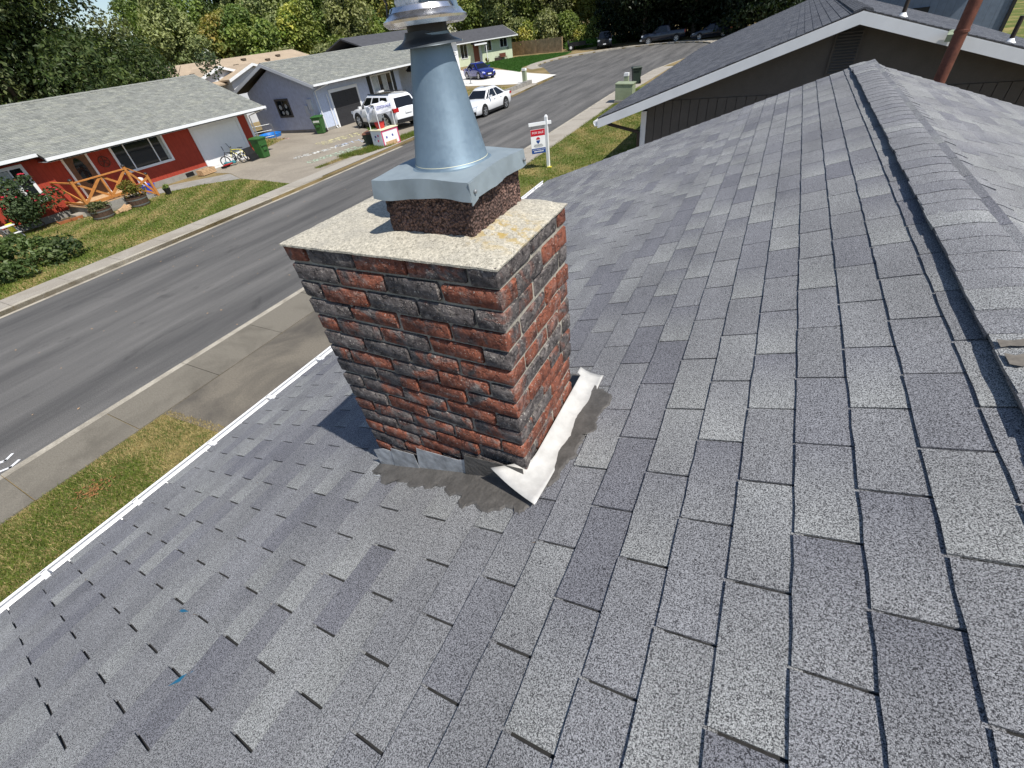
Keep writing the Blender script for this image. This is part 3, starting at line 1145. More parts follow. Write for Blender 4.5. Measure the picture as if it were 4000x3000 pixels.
for k in range(len(ring)):
    a, b = ring[k], ring[(k + 1) % len(ring)]
    i = len(vs)
    vs += [(vs[a][0] * .995 - .002, vs[a][1], ZT - .012), (vs[b][0] * .995 - .002, vs[b][1], ZT - .012)]
    fs.append((b, a, i, i + 1))
me = bpy.data.meshes.new('crown')
me.from_pydata(vs, [], fs)
me.materials.append(M['crown'])
me.polygons.foreach_set('use_smooth', [True] * len(fs))
me.set_sharp_from_angle(angle=math.radians(45))
link('crown', me, chim)['label'] = 'pale mortar crown with yellow lichen'

# flue of rough reddish cinder, subdivided and roughened
vs, fs = [], []
zf0, zf1 = ZT - .01, 4.262
per = []
ns = 26
for k in range(4 * ns):
    s, t = divmod(k, ns)
    t /= ns
    x, yy = [(FL[0] + (FL[1] - FL[0]) * t, FL[2]), (FL[1], FL[2] + (FL[3] - FL[2]) * t), (FL[1] - (FL[1] - FL[0]) * t, FL[3]), (FL[0], FL[3] - (FL[3] - FL[2]) * t)][s]
    per.append((x, yy, [(0, -1), (1, 0), (0, 1), (-1, 0)][s]))
nz = 13
for q in range(nz + 1):
    for (x, yy, nn_) in per:
        j = r.uniform(-.0045, .004)
        vs.append((x + nn_[0] * j, yy + nn_[1] * j, zf0 + (zf1 - zf0) * q / nz + r.uniform(-.003, .003)))
L4 = len(per)
for q in range(nz):
    for k in range(L4):
        a, b = q * L4 + k, q * L4 + (k + 1) % L4
        fs.append((a, b, b + L4, a + L4))
me = bpy.data.meshes.new('flue_liner')
me.from_pydata(vs, [], fs)
me.materials.append(M['cinder'])
o = link('flue_liner', me, chim)
o['label'] = 'rough dark red cinder flue block'

# step flashing pieces, apron and sealant at the foot
for k, (poly, m_) in enumerate((([(-.875, 3.045), (-.80, 3.085), (-.742, 3.088), (-.745, 2.955), (-.865, 2.905)], 'flash'),
                                ([(-.735, 3.118), (-.592, 3.132), (-.585, 2.995), (-.765, 2.935)], 'flash'),
                                ([(-.562, 3.185), (-.33, 3.205), (-.272, 3.235), (-.275, 3.105), (-.60, 2.995)], 'flash'),
                                ([(-.285, 3.262), (-.01, 3.30), (-.01, 3.17), (-.31, 3.09)], 'sealant'))):
    mb = MB()
    yo = -.009 - .0035 * (k % 2) - (.003 if k == 3 else 0)
    n = len(poly)
    for (x, z) in poly: mb.v.append((x, yo, z))
    # foot bent out over the shingles
    mb.f.append(tuple(range(n))); mb.m.append(0)
    for (x, z) in poly: mb.v.append((x, yo + .0022, z))
    for q in range(n):
        l = (q + 1) % n
        mb.f.append((q, l, n + l, n + q)[::-1]); mb.m.append(0)
    a, b = poly[-1], poly[-2]
    i = len(mb.v)
    mb.v += [(a[0], yo, a[1]), (b[0], yo, b[1]), (b[0] + .01, yo - .075, zroof(b[0]) + .014), (a[0] + .01, yo - .075, zroof(a[0]) + .014)]
    mb.f.append((i, i + 1, i + 2, i + 3)[::-1]); mb.m.append(0)
    mb.build('step_flashing', M[m_], chim)

seal = [(-.897, .02), (-.898, -.06), (-.80, -.085), (-.723, -.13), (-.743, -.092), (-.681, -.084), (-.62, -.10), (-.564, -.122), (-.50, -.105), (-.441, -.118), (-.425, -.088), (-.367, -.089),
        (-.316, -.134), (-.281, -.12), (-.255, -.16), (-.213, -.183), (-.161, -.15), (-.122, -.178), (-.074, -.166), (-.028, -.143), (.043, -.170), (.075, -.11), (.091, -.023), (.116, .045), (.154, .143),
        (.132, .261), (.184, .292), (.177, .403), (.172, .524), (.088, .612), (0.02, .66), (-.074, .70), (-.2, .66), (-.3, .55)]
pts = []
r = random.Random(11)
for k in range(len(seal)):
    a, b = Vector(seal[k]), Vector(seal[(k + 1) % len(seal)])
    m_ = max(1, int((b - a).length / .014))
    if k > len(seal) - 5: m_ = 1
    for q in range(m_):
        p = a.lerp(b, q / m_)
        if q: p += Vector((r.uniform(-.006, .006) + .012 * math.sin(len(pts) * .37), r.uniform(-.008, .008) + .010 * math.sin(len(pts) * .61 + 1)))
        pts.append(p)
mb = MB()
cxy = Vector((-.2, .2))
ring1 = [(p.x, p.y, zroof(p.x) + .0115) for p in pts]
ring2 = []
for p in pts:
    q = p.lerp(cxy, .03)
    ring2.append((q.x, q.y, zroof(q.x) + .0165))
ring3 = []
for p in pts:
    q = p.lerp(cxy, .45)
    ring3.append((q.x, q.y, zroof(q.x) + .02))
n = len(pts)
mb.v = ring1 + ring2 + ring3
for k in range(n):
    l = (k + 1) % n
    mb.f.append((k, l, n + l, n + k)); mb.m.append(0)
    mb.f.append((n + k, n + l, 2 * n + l, 2 * n + k)); mb.m.append(0)
o = mb.build('sealant_bed', M['sealant'], chim)
o['label'] = 'smeared dark grey sealant round the chimney foot'

# white apron flashing along the uphill side: crumpled sheet, its near corner curled up
vs, fs = [], []
r = random.Random(21)
nu, nv = 9, 30
for q in range(nv + 1):
    t = q / nv
    yy = .665 - .745 * t
    for p in range(nu + 1):
        s = p / nu
        xin, xout = .004, .094 + .003 * math.sin(t * 5)
        if t < .1: xin = -.02
        yb = yy + (.055 * (1 - s)) * t * .6 - (.05 * s if t > .85 else 0) * (t - .85) / .15
        if t > .86:  # front tongue wraps past the corner
            xin -= .14 * (t - .86) / .14
        x = xin + (xout - xin) * s
        up = .062 * (1 - s) ** 2.2 if t < .86 else .05 * (1 - s) ** 2
        wav = .004 * math.sin(t * 23 + s * 2) * (1 - abs(2 * s - 1)) + r.uniform(-.0006, .0006)
        curl = (.055 * ((t - .8) / .2) ** 1.5 if t > .8 else 0) * (1 - .55 * s)
        vs.append((x, yb, zroof(x) + .016 + up + wav + curl))
for q in range(nv):
    for p in range(nu):
        a = q * (nu + 1) + p
        fs.append((a, a + nu + 1, a + nu + 2, a + 1))
me = bpy.data.meshes.new('apron_flashing')
me.from_pydata(vs, [], fs)
me.materials.append(M['apron'])
me.polygons.foreach_set('use_smooth', [True] * len(fs))
o = link('apron_flashing', me, chim)
o['label'] = 'crumpled white apron flashing with curled corner'
sm = o.modifiers.new('thick', 'SOLIDIFY'); sm.thickness = .0015
# sealant dabs over the apron ends
for nm, (xa, xb, ya, yb, zo) in ():
    mb = MB()
    P = []
    for k in range(22):
        t = 2 * math.pi * k / 22
        rr_ = 1 + r.uniform(-.25, .25)
        x = (xa + xb) / 2 + (xb - xa) / 2 * rr_ * math.cos(t)
        yy = (ya + yb) / 2 + (yb - ya) / 2 * rr_ * math.sin(t)
        P.append((x, yy, zroof(x) + .02 + .062 * max(0, 1 - max(0, x - .004) / .085) ** 2.2))
    mb.face(P)
    mb.build('sealant_dab', M['sealant'], chim)

# ------------------------------------------------------------------ metal vent on the flue
vc = (-.281, .285)
vent = thing('chimney_vent', 'galvanized cone vent with storm collar and rain cap on the chimney', 'chimney vent', (*vc, 4.262), world_parts=True)
# base pan: flat top with bent lips, dented
PX0, PX1, PY0, PY1, PZ = -.453, -.121, .108, .452, 4.296
vs, fs = [], []
r = random.Random(5)
gn = 16
for iy in range(gn + 1):
    for ix in range(gn + 1):
        x = PX0 + (PX1 - PX0) * ix / gn
        yy = PY0 + (PY1 - PY0) * iy / gn
        z = PZ + .004 * math.sin(x * 21 + 1) * math.sin(yy * 17) + .006 * math.exp(-((x - vc[0]) ** 2 + (yy - vc[1]) ** 2) / .012)
        vs.append((x, yy, z))
for iy in range(gn):
    for ix in range(gn):
        a = iy * (gn + 1) + ix
        fs.append((a, a + 1, a + gn + 2, a + gn + 1))
ringp = [ix for ix in range(gn + 1)] + [iy * (gn + 1) + gn for iy in range(1, gn + 1)] + [gn * (gn + 1) + ix for ix in range(gn - 1, -1, -1)] + [iy * (gn + 1) for iy in range(gn - 1, 0, -1)]
m1, m2 = [], []
for q, a in enumerate(ringp):
    x, yy, z = vs[a]
    ox = (1 if x > PX1 - 1e-6 else -1 if x < PX0 + 1e-6 else 0)
    oy = (1 if yy > PY1 - 1e-6 else -1 if yy < PY0 + 1e-6 else 0)
    w = .004 * math.sin(q * .9) + r.uniform(-.0015, .0015)
    vs.append((x + ox * (.003 + w * .5), yy + oy * (.003 + w * .5), z - .024)); m1.append(len(vs) - 1)
    vs.append((x + ox * (.006 + w), yy + oy * (.006 + w), z - .050 - .004 * math.sin(q * .35))); m2.append(len(vs) - 1)
for q in range(len(ringp)):
    l = (q + 1) % len(ringp)
    fs.append((ringp[l], ringp[q], m1[q], m1[l]))
    fs.append((m1[l], m1[q], m2[q], m2[l]))
me = bpy.data.meshes.new('base_pan')
me.from_pydata(vs, [], fs)
me.materials.append(M['galv_dull'])
me.polygons.foreach_set('use_smooth', [True] * len(fs))
me.set_sharp_from_angle(angle=math.radians(50))
pan = link('base_pan', me, vent)
# corner lap and screws
mb = MB()
mb.hexa([(PX1 + .006, PY0 - .004, PZ - .062), (PX1 + .009, PY0 - .004, PZ - .062), (PX1 + .009, PY0 + .03, PZ - .052), (PX1 + .006, PY0 + .03, PZ - .052),
         (PX1 + .003, PY0 - .004, PZ - .004), (PX1 + .006, PY0 - .004, PZ - .004), (PX1 + .006, PY0 + .03, PZ - .004), (PX1 + .003, PY0 + .03, PZ - .004)])
mb.build('corner_lap', M['galv_dull'], pan)
for (yy, zz) in ((PY0 + .016, PZ - .03), (PY1 - .02, PZ - .03)):
    mb = MB().lathe([(.0055, 0), (.0055, .003), (.003, .006), (.0001, .006)], (PX1 + .0085, yy, zz), 8, 'x')
    mb.build('screw', M['hoop'], pan)
# cone, its lighter lower wrap, collar, pipe
co = MB().lathe([(.128, PZ + .000), (.114, PZ + .004), (.109, PZ + .012), (.0535, 4.575), (.0535, 4.60)], (*vc, 0), 48)
cone = co.build('cone', M['galv'], vent, smooth=True)
mb = MB().lathe([(.1095, PZ + .0115), (.111, PZ + .008), (.1115, PZ + .004)], (*vc, 0), 48)
mb.build('sealing_bead', M['cream'], cone, smooth=True)
mb = MB()
mb.tube([(vc[0] + (.110 - .0555 * t) * math.cos(2.35), vc[1] + (.110 - .0555 * t) * math.sin(2.35), PZ + .012 + t * .265) for t in (0, .5, 1)], .0016, 6)
mb.build('seam', M['galv'], cone)
mb = MB().lathe([(.0535, 4.607), (.055, 4.604), (.058, 4.596), (.066, 4.588), (.092, 4.5765), (.0925, 4.5755), (.066, 4.586), (.056, 4.594)], (vc[0] - .006, vc[1], 0), 40)
mb.build('storm_collar', M['galv_dark'], vent, smooth=True)
mb = MB().lathe([(.051, 4.59), (.051, 4.66)], (*vc, 0), 32)
mb.build('pipe', M['dark'], vent, smooth=True)
tilt = Matrix.Translation((*vc, 4.62)) @ Matrix.Rotation(math.radians(-1.5), 4, 'X')
mb = MB().lathe([(.052, -.002), (.096, -.004), (.106, .004), (.1065, .009), (.098, .0135), (.092, .022), (.088, .0235), (.083, .033), (.079, .0345), (.060, .038), (.045, .038)], (0, 0, 0), 48)
dish = mb.build('rain_cap', M['alu'], vent, smooth=True)
dish.matrix_basis = tilt
mb = MB().lathe([(.060, .036), (.060, .060), (.058, .060), (.058, .036)], (0, 0, 0), 32)
mb.build('cap_band', M['galv_dull'], dish, smooth=True)
mb = MB().lathe([(.095, .062), (.097, .066), (.097, .082), (.06, .092), (.0005, .097)], (-.01, 0, 0), 40)
mb.build('top_lid', M['galv_dark'], dish, smooth=True)
for a in (.05, 2.5, 3.9):
    mb = MB()
    p = [(.094 * math.cos(a), .094 * math.sin(a), .016), (.088 * math.cos(a), .088 * math.sin(a), .045), (.096 * math.cos(a) - .01, .096 * math.sin(a), .075)]
    for q in range(2): mb.bar(p[q], p[q + 1], .016, .003, up=(math.cos(a), math.sin(a), 0))
    mb.lathe([(.004, 0), (.004, .012)], (.092 * math.cos(a), .092 * math.sin(a), .012), 6, close=True)
    mb.build('strap', M['dark'] if a > 1 else M['galv'], dish)
# white insulation fluff
vs, fs = [], []
r = random.Random(8)
mb = MB()
for k in range(26):
    a = r.uniform(-2.1, -1.2)
    c = Vector((.066 * math.cos(a), .066 * math.sin(a), .042 + r.uniform(-.004, .013)))
    rr_ = r.uniform(.006, .011)
    mb.lathe([(.0001, -rr_), (rr_ * .8, -rr_ * .6), (rr_, 0), (rr_ * .8, rr_ * .6), (.0001, rr_)], c, 7)
mb.build('insulation', M['fluff'], dish, smooth='all')


# ------------------------------------------------------------------ building helpers
def gable_roof(parent, ax, p0, p1, half, drop, rz, mat_sh, thick=.13, shingle=True, nparts=0, pal=None, e=.14, tw=.33, over=0, sides=(-1, 1), seed=1, rake_mat='white', skip_trim=False, t=.012):
    """ridge from p0 to p1 (xy) at height rz; slopes run sideways by half, dropping by drop. Returns the roof part"""
    p0, p1 = Vector((*p0, rz)), Vector((*p1, rz))
    a = (p1 - p0).normalized()
    side = Vector((a.y, -a.x, 0))
    mb = MB()
    for s in sides:
        lo0, lo1 = p0 + side * s * half - Vector((0, 0, drop)), p1 + side * s * half - Vector((0, 0, drop))
        dn = Vector((0, 0, thick))
        q = [p0, p1, lo1, lo0] if s > 0 else [p1, p0, lo0, lo1]
        q = q[::-1]
        if (q[1] - q[0]).cross(q[2] - q[0]).z < 0: q = q[::-1]
        mb.hexa([x - dn for x in q] + q)
    roof_ = mb.build('roof', M['shingle_dk'] if not shingle else M['felt'], parent)
    if shingle:
        for s in sides:
            dvec = (side * s * half - Vector((0, 0, drop)))
            vis = (s > 0)
            shingle_roof(roof_, p0, a, dvec, (p1 - p0).length, dvec.length + .03, e, tw, mat_sh, nparts if vis else 0, pal, nx=1, jit=0, nvar=16,
                         slot=.006, t=t, h0=t * 1.8, seed=seed + (0 if vis else 50))
        # ridge caps joined: too small to pick apart
        mb = MB()
        L = (p1 - p0).length
        k = 0
        while k * .25 < L - .05:
            b0, b1 = p0 + a * (k * .25), p0 + a * min(L, k * .25 + .27)
            for s in (-1, 1):
                dv = side * s * .15 - Vector((0, 0, .15 * drop / half))
                up = Vector((0, 0, .04 + .006 * (k % 2)))
                q = [b0 + up, b1 + up, b1 + dv + up, b0 + dv + up]
                if (q[1] - q[0]).cross(q[2] - q[0]).z < 0: q = q[::-1]
                mb.hexa([x - Vector((0, 0, .03)) for x in q] + q)
            k += 1
        stuff(mb.build('ridge_caps', mat_sh, roof_, tint=(.95, .95, .95)))
    return roof_


def rake(parent, pa, pb, h, w, mat, name='rake_board'):
    """sloping fascia board from pa to pb, top edge given, hanging h, w thick"""
    pa, pb = Vector(pa), Vector(pb)
    d = (pb - pa)
    s = Vector((d.y, -d.x, 0))
    if s.length < 1e-6: s = Vector((1, 0, 0))
    s = s.normalized() * w / 2
    dn = Vector((0, 0, h))
    q = [pa - s, pb - s, pb + s, pa + s]
    if (q[1] - q[0]).cross(q[2] - q[0]).z < 0: q = q[::-1]
    return MB().hexa([x - dn for x in q] + q).build(name, mat, parent)


def window_x(parent, X, y0, y1, z0, z1, mull=(), frame=.09, out=.05, glass='glass', curtain=None, name='window'):
    """window in a wall that faces +X"""
    m = MB()
    m.box(X, X + out, y0, y1, z1 - frame, z1)
    m.box(X, X + out, y0, y1, z0, z0 + frame)
    m.box(X, X + out, y0, y0 + frame, z0 + frame, z1 - frame)
    m.box(X, X + out, y1 - frame, y1, z0 + frame, z1 - frame)
    w = m.build(name, M['white'], parent)
    ys = [y0 + frame] + list(mull) + [y1 - frame]
    for k in range(len(ys) - 1):
        a = ys[k] + (.025 if k else 0)
        b = ys[k + 1] - (.025 if k < len(ys) - 2 else 0)
        MB().box(X + .004, X + .014, a, b, z0 + frame, z1 - frame).build('pane', M[glass], w)
        if k: MB().box(X + .001, X + out - .012, ys[k] - .025, ys[k] + .025, z0 + frame, z1 - frame).build('mullion', M['white'], w)
    for (a, b) in (curtain or ()):
        n = 7
        m = MB()
        for q in range(n):
            ya, yb = a + (b - a) * q / n, a + (b - a) * (q + 1) / n
            ym = (ya + yb) / 2
            m.face([(X + .015, ya, z0 + frame + .02), (X + .022, ym, z0 + frame + .02), (X + .022, ym, z1 - frame - .02), (X + .015, ya, z1 - frame - .02)])
            m.face([(X + .022, ym, z0 + frame + .02), (X + .015, yb, z0 + frame + .02), (X + .015, yb, z1 - frame - .02), (X + .022, ym, z1 - frame - .02)])
        m.build('curtain', M['curtain'], w)
    return w


def garage_x(parent, X, y0, y1, z0, z1, mat, trim=.16, rows=4, cols=4):
    m = MB()
    m.box(X + .002, X + .05, y0 - trim, y0, z0, z1)
    m.box(X + .002, X + .05, y1, y1 + trim, z0, z1)
    m.box(X + .002, X + .052, y0 - trim, y1 + trim, z1, z1 + trim * 1.3)
    m.build('garage_trim', M['white'], parent)
    door = MB().box(X + .004, X + .012, y0, y1, z0, z1).build('garage_door', mat, parent)
    H = (z1 - z0) / rows
    for k in range(rows):
        m = MB().box(X + .013, X + .024, y0 + .005, y1 - .005, z0 + k * H + .006, z0 + (k + 1) * H - .006)
        wd = (y1 - y0) / cols
        for c in range(cols):
            ya, yb = y0 + c * wd + .1, y0 + (c + 1) * wd - .1
            m.box(X + .0245, X + .031, ya, yb, z0 + k * H + .11, z0 + (k + 1) * H - .11)
        m.build('panel', mat, door)
    return door


def lettering(parent, s, size, loc, ex, ey, mat, name='lettering', align='CENTER', ext=.004):
    """text whose baseline runs along ex and whose up is ey"""
    cu = bpy.data.curves.new(name, 'FONT')
    cu.body = s
    cu.size = size
    cu.extrude = ext
    cu.align_x = align
    cu.align_y = 'CENTER'
    cu.resolution_u = 2
    cu.materials.append(mat)
    ex, ey = Vector(ex).normalized(), Vector(ey).normalized()
    ez = ex.cross(ey)
    o = bpy.data.objects.new(name, cu)
    COL.objects.link(o)
    mw = Matrix(((ex.x, ey.x, ez.x), (ex.y, ey.y, ez.y), (ex.z, ey.z, ez.z))).to_4x4()
    mw.translation = Vector(loc)
    if parent is not None:
        o.parent = parent
        if parent.get('_w'): o.matrix_parent_inverse = Matrix.Translation(-parent.location)
    o.matrix_basis = mw
    return o


pal_far = [(1.08, 1.08, 1.04), (1.0, 1.0, 1.0), (.9, .9, .92), (.82, .83, .84), (1.14, 1.13, 1.08), (.95, .96, .96)]
pal_nb = [(1.0, 1.0, 1.0), (.86, .87, .9), (1.15, 1.15, 1.15), (1.3, 1.3, 1.28), (.75, .76, .8), (1.05, 1.05, 1.06)]
G = .12

# ------------------------------------------------------------------ red house
rh = thing('red_house', 'red sided house with grey roof and white garage door across the street', 'house', (-31.2, 10, G), world_parts=True)
WX = -27.1
mb = MB().box(-35.6, WX, -9, 18.35, .38, 2.5)
wall = mb.build('wall', M['red'], rh)
mb = MB()
mb.face([(WX, 18.351, 2.5), (-35.6, 18.351, 2.5), (-31.3, 18.351, 4.1)][::1])
mb.build('gable', M['red'], rh)
MB().box(-35.62, WX + .03, -9, 14.6, .05, .38).build('foundation', M['conc'], rh)
MB().box(-35.62, WX - .02, 14.6, 18.3, .05, .38).build('foundation', M['conc'], rh)
# roof in two spans: the right span reaches further out over the front
rr1 = gable_roof(rh, None, (-31.2, 7.85), (-31.2, 19.0), 5.15, 1.86, 4.30, M['shingle_far'], nparts=200, pal=pal_far, seed=31)
rr2 = gable_roof(rh, None, (-31.2, -9.5), (-31.2, 7.85), 4.62, 1.67, 4.30, M['shingle_far'], nparts=100, pal=pal_far, seed=33)
MB().box(-26.05, -25.94, 7.8, 19.0, 2.36, 2.475).build('gutter', M['white'], rh)
MB().box(-26.58, -26.47, -9.5, 7.8, 2.55, 2.665).build('gutter', M['white'], rh)
MB().box(-27.09, -26.07, 7.86, 18.95, 2.30, 2.32).build('soffit', M['white'], rh)
for s in (1, -1):
    rake(rh, (-31.2, 19.02, 4.29), (-31.2 + s * 5.15, 19.02, 2.43), .17, .03, M['white'])
garage_x(rh, WX, 14.84, 17.5, .13, 2.06, M['white_sat'], .17)
MB().box(WX + .002, WX + .04, 18.2, 18.36, .3, 2.42).build('corner_board', M['white'], rh)
window_x(rh, WX, 10.62, 13.2, 1.05, 2.36, (11.27, 12.5), .1, curtain=((12.95, 13.1),))
window_x(rh, WX, 6.0, 7.28, .95, 2.4, (6.75,), .12, curtain=((6.2, 6.72),))
window_x(rh, WX, 4.0, 5.3, .95, 2.4, (4.65,), .12)
d = MB().box(WX, WX + .03, 8.72, 9.58, .55, 2.36).build('front_door', M['door_wood'], rh)
mb = MB()
for k in range(20):
    t = 2 * math.pi * k / 20
    mb.v.append((WX + .034, 9.15 + .22 * math.cos(t), 1.6 + .55 * math.sin(t)))
mb.f.append(tuple(range(20))); mb.m.append(0)
mb.build('oval_glass', M['glass'], d)
MB().box(WX, WX + .045, 8.62, 8.71, .55, 2.36).build('door_trim', M['white'], rh)
MB().box(WX, WX + .045, 9.59, 9.68, .55, 2.36).build('door_trim', M['white'], rh)
# iron star ring ornament by the door
mb = MB()
mb.tube([(WX + .03, 10.15 + .22 * math.cos(2 * math.pi * k / 24), 1.75 + .22 * math.sin(2 * math.pi * k / 24)) for k in range(25)], .02, 6)
for k in range(5):
    t = math.pi / 2 + 2 * math.pi * k / 5
    mb.bar((WX + .03, 10.15, 1.75), (WX + .03, 10.15 + .2 * math.cos(t), 1.75 + .2 * math.sin(t)), .03, .02)
tag(mb.build('wall_ornament', M['rust'], None, origin=(WX + .03, 10.15, 1.75)), 'dark round star ornament hanging beside the front door', 'ornament')
lettering(rh, '412', .30, (WX + .015, 16.2, 2.30), (0, 1, 0), (0, 0, 1), M['cream'])
mb = MB().tube([(-25.98, 18.75, 2.36), (-26.3, 18.5, 2.25), (WX + .06, 18.45, 2.1), (WX + .06, 18.45, .2)], .035, 8)
mb.build('downspout', M['white'], rh)
MB().box(WX + .031, WX + .05, 13.3, 13.75, .16, .34).build('crawl_vent', M['black'], rh)

# wooden porch railing and its deck
pr = thing('porch_deck', 'orange stained cedar porch rail with crossed braces at the red house door', 'porch', (-26, 8.8, G), world_parts=True)
MB().box(-27.05, -25.02, 7.72, 9.95, .05, .52).build('base', M['conc'], pr)
for k in range(14):
    MB().box(-27.04 + k * .145, -27.04 + k * .145 + .137, 7.68, 9.98, .522, .56).build('deck_board', M['tan_wood'], pr)
for k in range(3):
    MB().box(-26.9, -25.05, 9.95 + k * .22, 10.17 + k * .22, .05, .42 - k * .13).build('step', M['conc'], pr)
posts = [(-25.06, 7.76, .3, 1.62), (-25.06, 9.9, .3, 1.62), (-25.06, 10.58, .14, 1.1)]
for (x, yy, a, b) in posts:
    p = MB().box(x - .05, x + .05, yy - .05, yy + .05, a, b).build('post', M['cedar'], pr)
    MB().lathe([(.075, b), (.085, b + .02), (.06, b + .06), (.0005, b + .085)], (x, yy, 0), 10).build('post_cap', M['dark'], p, smooth=True)
MB().box(-25.10, -25.02, 8.79, 8.87, .62, 1.5).build('post', M['cedar'], pr)
MB().box(-25.13, -24.99, 7.82, 9.84, 1.5, 1.545).build('top_rail', M['cedar'], pr)
MB().box(-25.09, -25.03, 7.82, 9.84, .60, .71).build('bottom_rail', M['cedar'], pr)
for (ya, yb) in ((7.82, 8.78), (8.88, 9.84)):
    MB().bar((-25.045, ya, .73), (-25.045, yb, 1.47), .04, .09).build('brace', M['cedar'], pr)
    MB().bar((-25.085, ya, 1.47), (-25.085, yb, .73), .04, .09).build('brace', M['cedar'], pr)
MB().bar((-25.06, 9.93, 1.55), (-25.06, 10.58, 1.06), .08, .04).build('stair_rail', M['cedar'], pr)
MB().bar((-25.045, 9.95, .72), (-25.045, 10.55, .95), .04, .09).build('brace', M['cedar'], pr)
MB().bar((-25.085, 9.95, 1.4), (-25.085, 10.55, .3), .04, .09).build('brace', M['cedar'], pr)
MB().bar((-25.06, 9.93, .62), (-25.06, 10.58, .22), .05, .09).build('bottom_rail', M['cedar'], pr)
MB().bar((-25.1, 7.74, 1.52), (-27.05, 7.74, 1.52), .09, .045).build('top_rail', M['cedar'], pr)
MB().bar((-25.1, 7.74, .66), (-27.05, 7.74, .66), .05, .09).build('bottom_rail', M['cedar'], pr)
MB().bar((-25.12, 7.74, .75), (-27.0, 7.74, 1.45), .04, .09).build('brace', M['cedar'], pr)


# ------------------------------------------------------------------ plants
def leaf_cloud(name, centres, radii, n, size, cols, mat, seed, flat=.0, up=.35, squash=1.0, inner=.25):
    """leaf-sized faces spread over and through a set of lobes; returns a mesh"""
    g = np.random.default_rng(seed)
    centres = np.array(centres, float)
    radii = np.array(radii, float)
    w = radii ** 2
    k = g.choice(len(centres), n, p=w / w.sum())
    d = g.normal(size=(n, 3))
    d /= np.linalg.norm(d, axis=1)[:, None]
    d[:, 2] = np.abs(d[:, 2]) * np.where(g.random(n) < .72, 1, -1)
    rad = radii[k] * (1 - inner * g.random(n) ** 1.5) * (1 + .12 * g.normal(size=n))
    p = centres[k] + d * rad[:, None] * np.array((1, 1, squash))
    nrm = d * .6 + g.normal(size=(n, 3)) * .6 + np.array((0, 0, up))
    nrm /= np.linalg.norm(nrm, axis=1)[:, None]
    u = np.cross(nrm, g.normal(size=(n, 3)))
    u /= np.linalg.norm(u, axis=1)[:, None]
    v = np.cross(nrm, u)
    s = size * (.6 + .8 * g.random(n))[:, None]
    bend = nrm * s * .25
    V = np.stack([p + u * s, p + v * s * .55 + bend, p - u * s, p - v * s * .55 + bend], 1).reshape(-1, 3)
    Q = np.arange(4 * n).reshape(-1, 4)
    cols = np.array(cols)
    lobe_c = g.integers(0, len(cols), len(centres))
    c = cols[lobe_c[k]] * .65 + cols[g.integers(0, len(cols), n)] * .35
    c = c * (.75 + .5 * g.random(n))[:, None]
    return np_mesh(name, V, Q, mat, np.repeat(c, 4, 0))


def blob_lobes(seed, n, rx, rz, zc, r0, r1, top=1.0):
    r = random.Random(seed)
    cs, rs = [], []
    while len(cs) < n:
        x, yy, z = (r.uniform(-1, 1) for _ in range(3))
        if x * x + yy * yy + z * z > 1: continue
        taper = 1 - .35 * max(0, z) * top
        cs.append((x * rx * taper, yy * rx * taper, zc + z * rz))
        rs.append(r.uniform(r0, r1))
    return cs, rs


def trunk_mesh(h, r, seed, limbs=5, spread=2.0):
    g = random.Random(seed)
    mb = MB()
    pts = [(g.uniform(-.05, .05) * k, g.uniform(-.05, .05) * k, h * k / 5) for k in range(6)]
    mb.tube(pts, [r * (1 - .14 * k) for k in range(6)], 8)
    for k in range(limbs):
        z = h * g.uniform(.35, .9)
        a = g.uniform(0, 6.28)
        L = spread * g.uniform(.6, 1.2)
        mb.tube([(0, 0, z), (math.cos(a) * L * .5, math.sin(a) * L * .5, z + L * .45), (math.cos(a) * L, math.sin(a) * L, z + L * .95)], [r * .45, r * .3, r * .12], 6)
    me = bpy.data.meshes.new('trunk')
    me.from_pydata(mb.v, [], mb.f)
    me.materials.append(M['bark'])
    return me


DKG = [(0.049, 0.09, 0.026), (0.072, 0.123, 0.035), (0.035, 0.065, 0.02), (0.109, 0.157, 0.043)]
MDG = [(0.123, 0.181, 0.043), (0.167, 0.225, 0.052), (0.094, 0.142, 0.038), (0.21, 0.261, 0.065), (0.239, 0.268, 0.072)]
YLG = [(0.261, 0.29, 0.065), (0.196, 0.246, 0.052), (0.334, 0.334, 0.087), (0.145, 0.196, 0.046), (0.42, 0.362, 0.087)]
OLV = [(0.217, 0.232, 0.09), (0.16, 0.189, 0.072), (0.275, 0.283, 0.116), (0.123, 0.145, 0.061)]
BLK = [(.012, .022, .009), (.018, .032, .012), (.008, .016, .007), (.026, .042, .016)]

tree_kinds = {}


def kind(nm, crown, trunk): tree_kinds[nm] = (crown, trunk)


for q, (nm, cols, h, rx) in enumerate((('tall_dark', DKG, 15, 4.2), ('tall_mid', MDG, 14, 4.4), ('tall_olive', OLV, 13.5, 4.0), ('yellow', YLG, 11, 3.8), ('mid', MDG, 10, 3.6))):
    cs, rs = blob_lobes(40 + q, 34, rx * .78, h * .36, h * .60, rx * .24, rx * .46)
    kind(nm, leaf_cloud('crown', cs, rs, 8500, .23, cols, M['leaf'], 60 + q), trunk_mesh(h * .55, h * .018, 80 + q, 6, rx * .6))
cs, rs = [], []
for k in range(60):
    t = k / 60
    rad = 4.6 * (1 - t) ** .8 + .25
    for j in range(3):
        a = k * 2.4 + j * 2.1
        cs.append((rad * .62 * math.cos(a), rad * .62 * math.sin(a), 1.2 + 16 * t))
        rs.append(rad * .36 + .15)
kind('conifer', leaf_cloud('crown', cs, rs, 11000, .24, BLK, M['leaf'], 70, up=.1, squash=.55), trunk_mesh(15, .28, 71, 0))
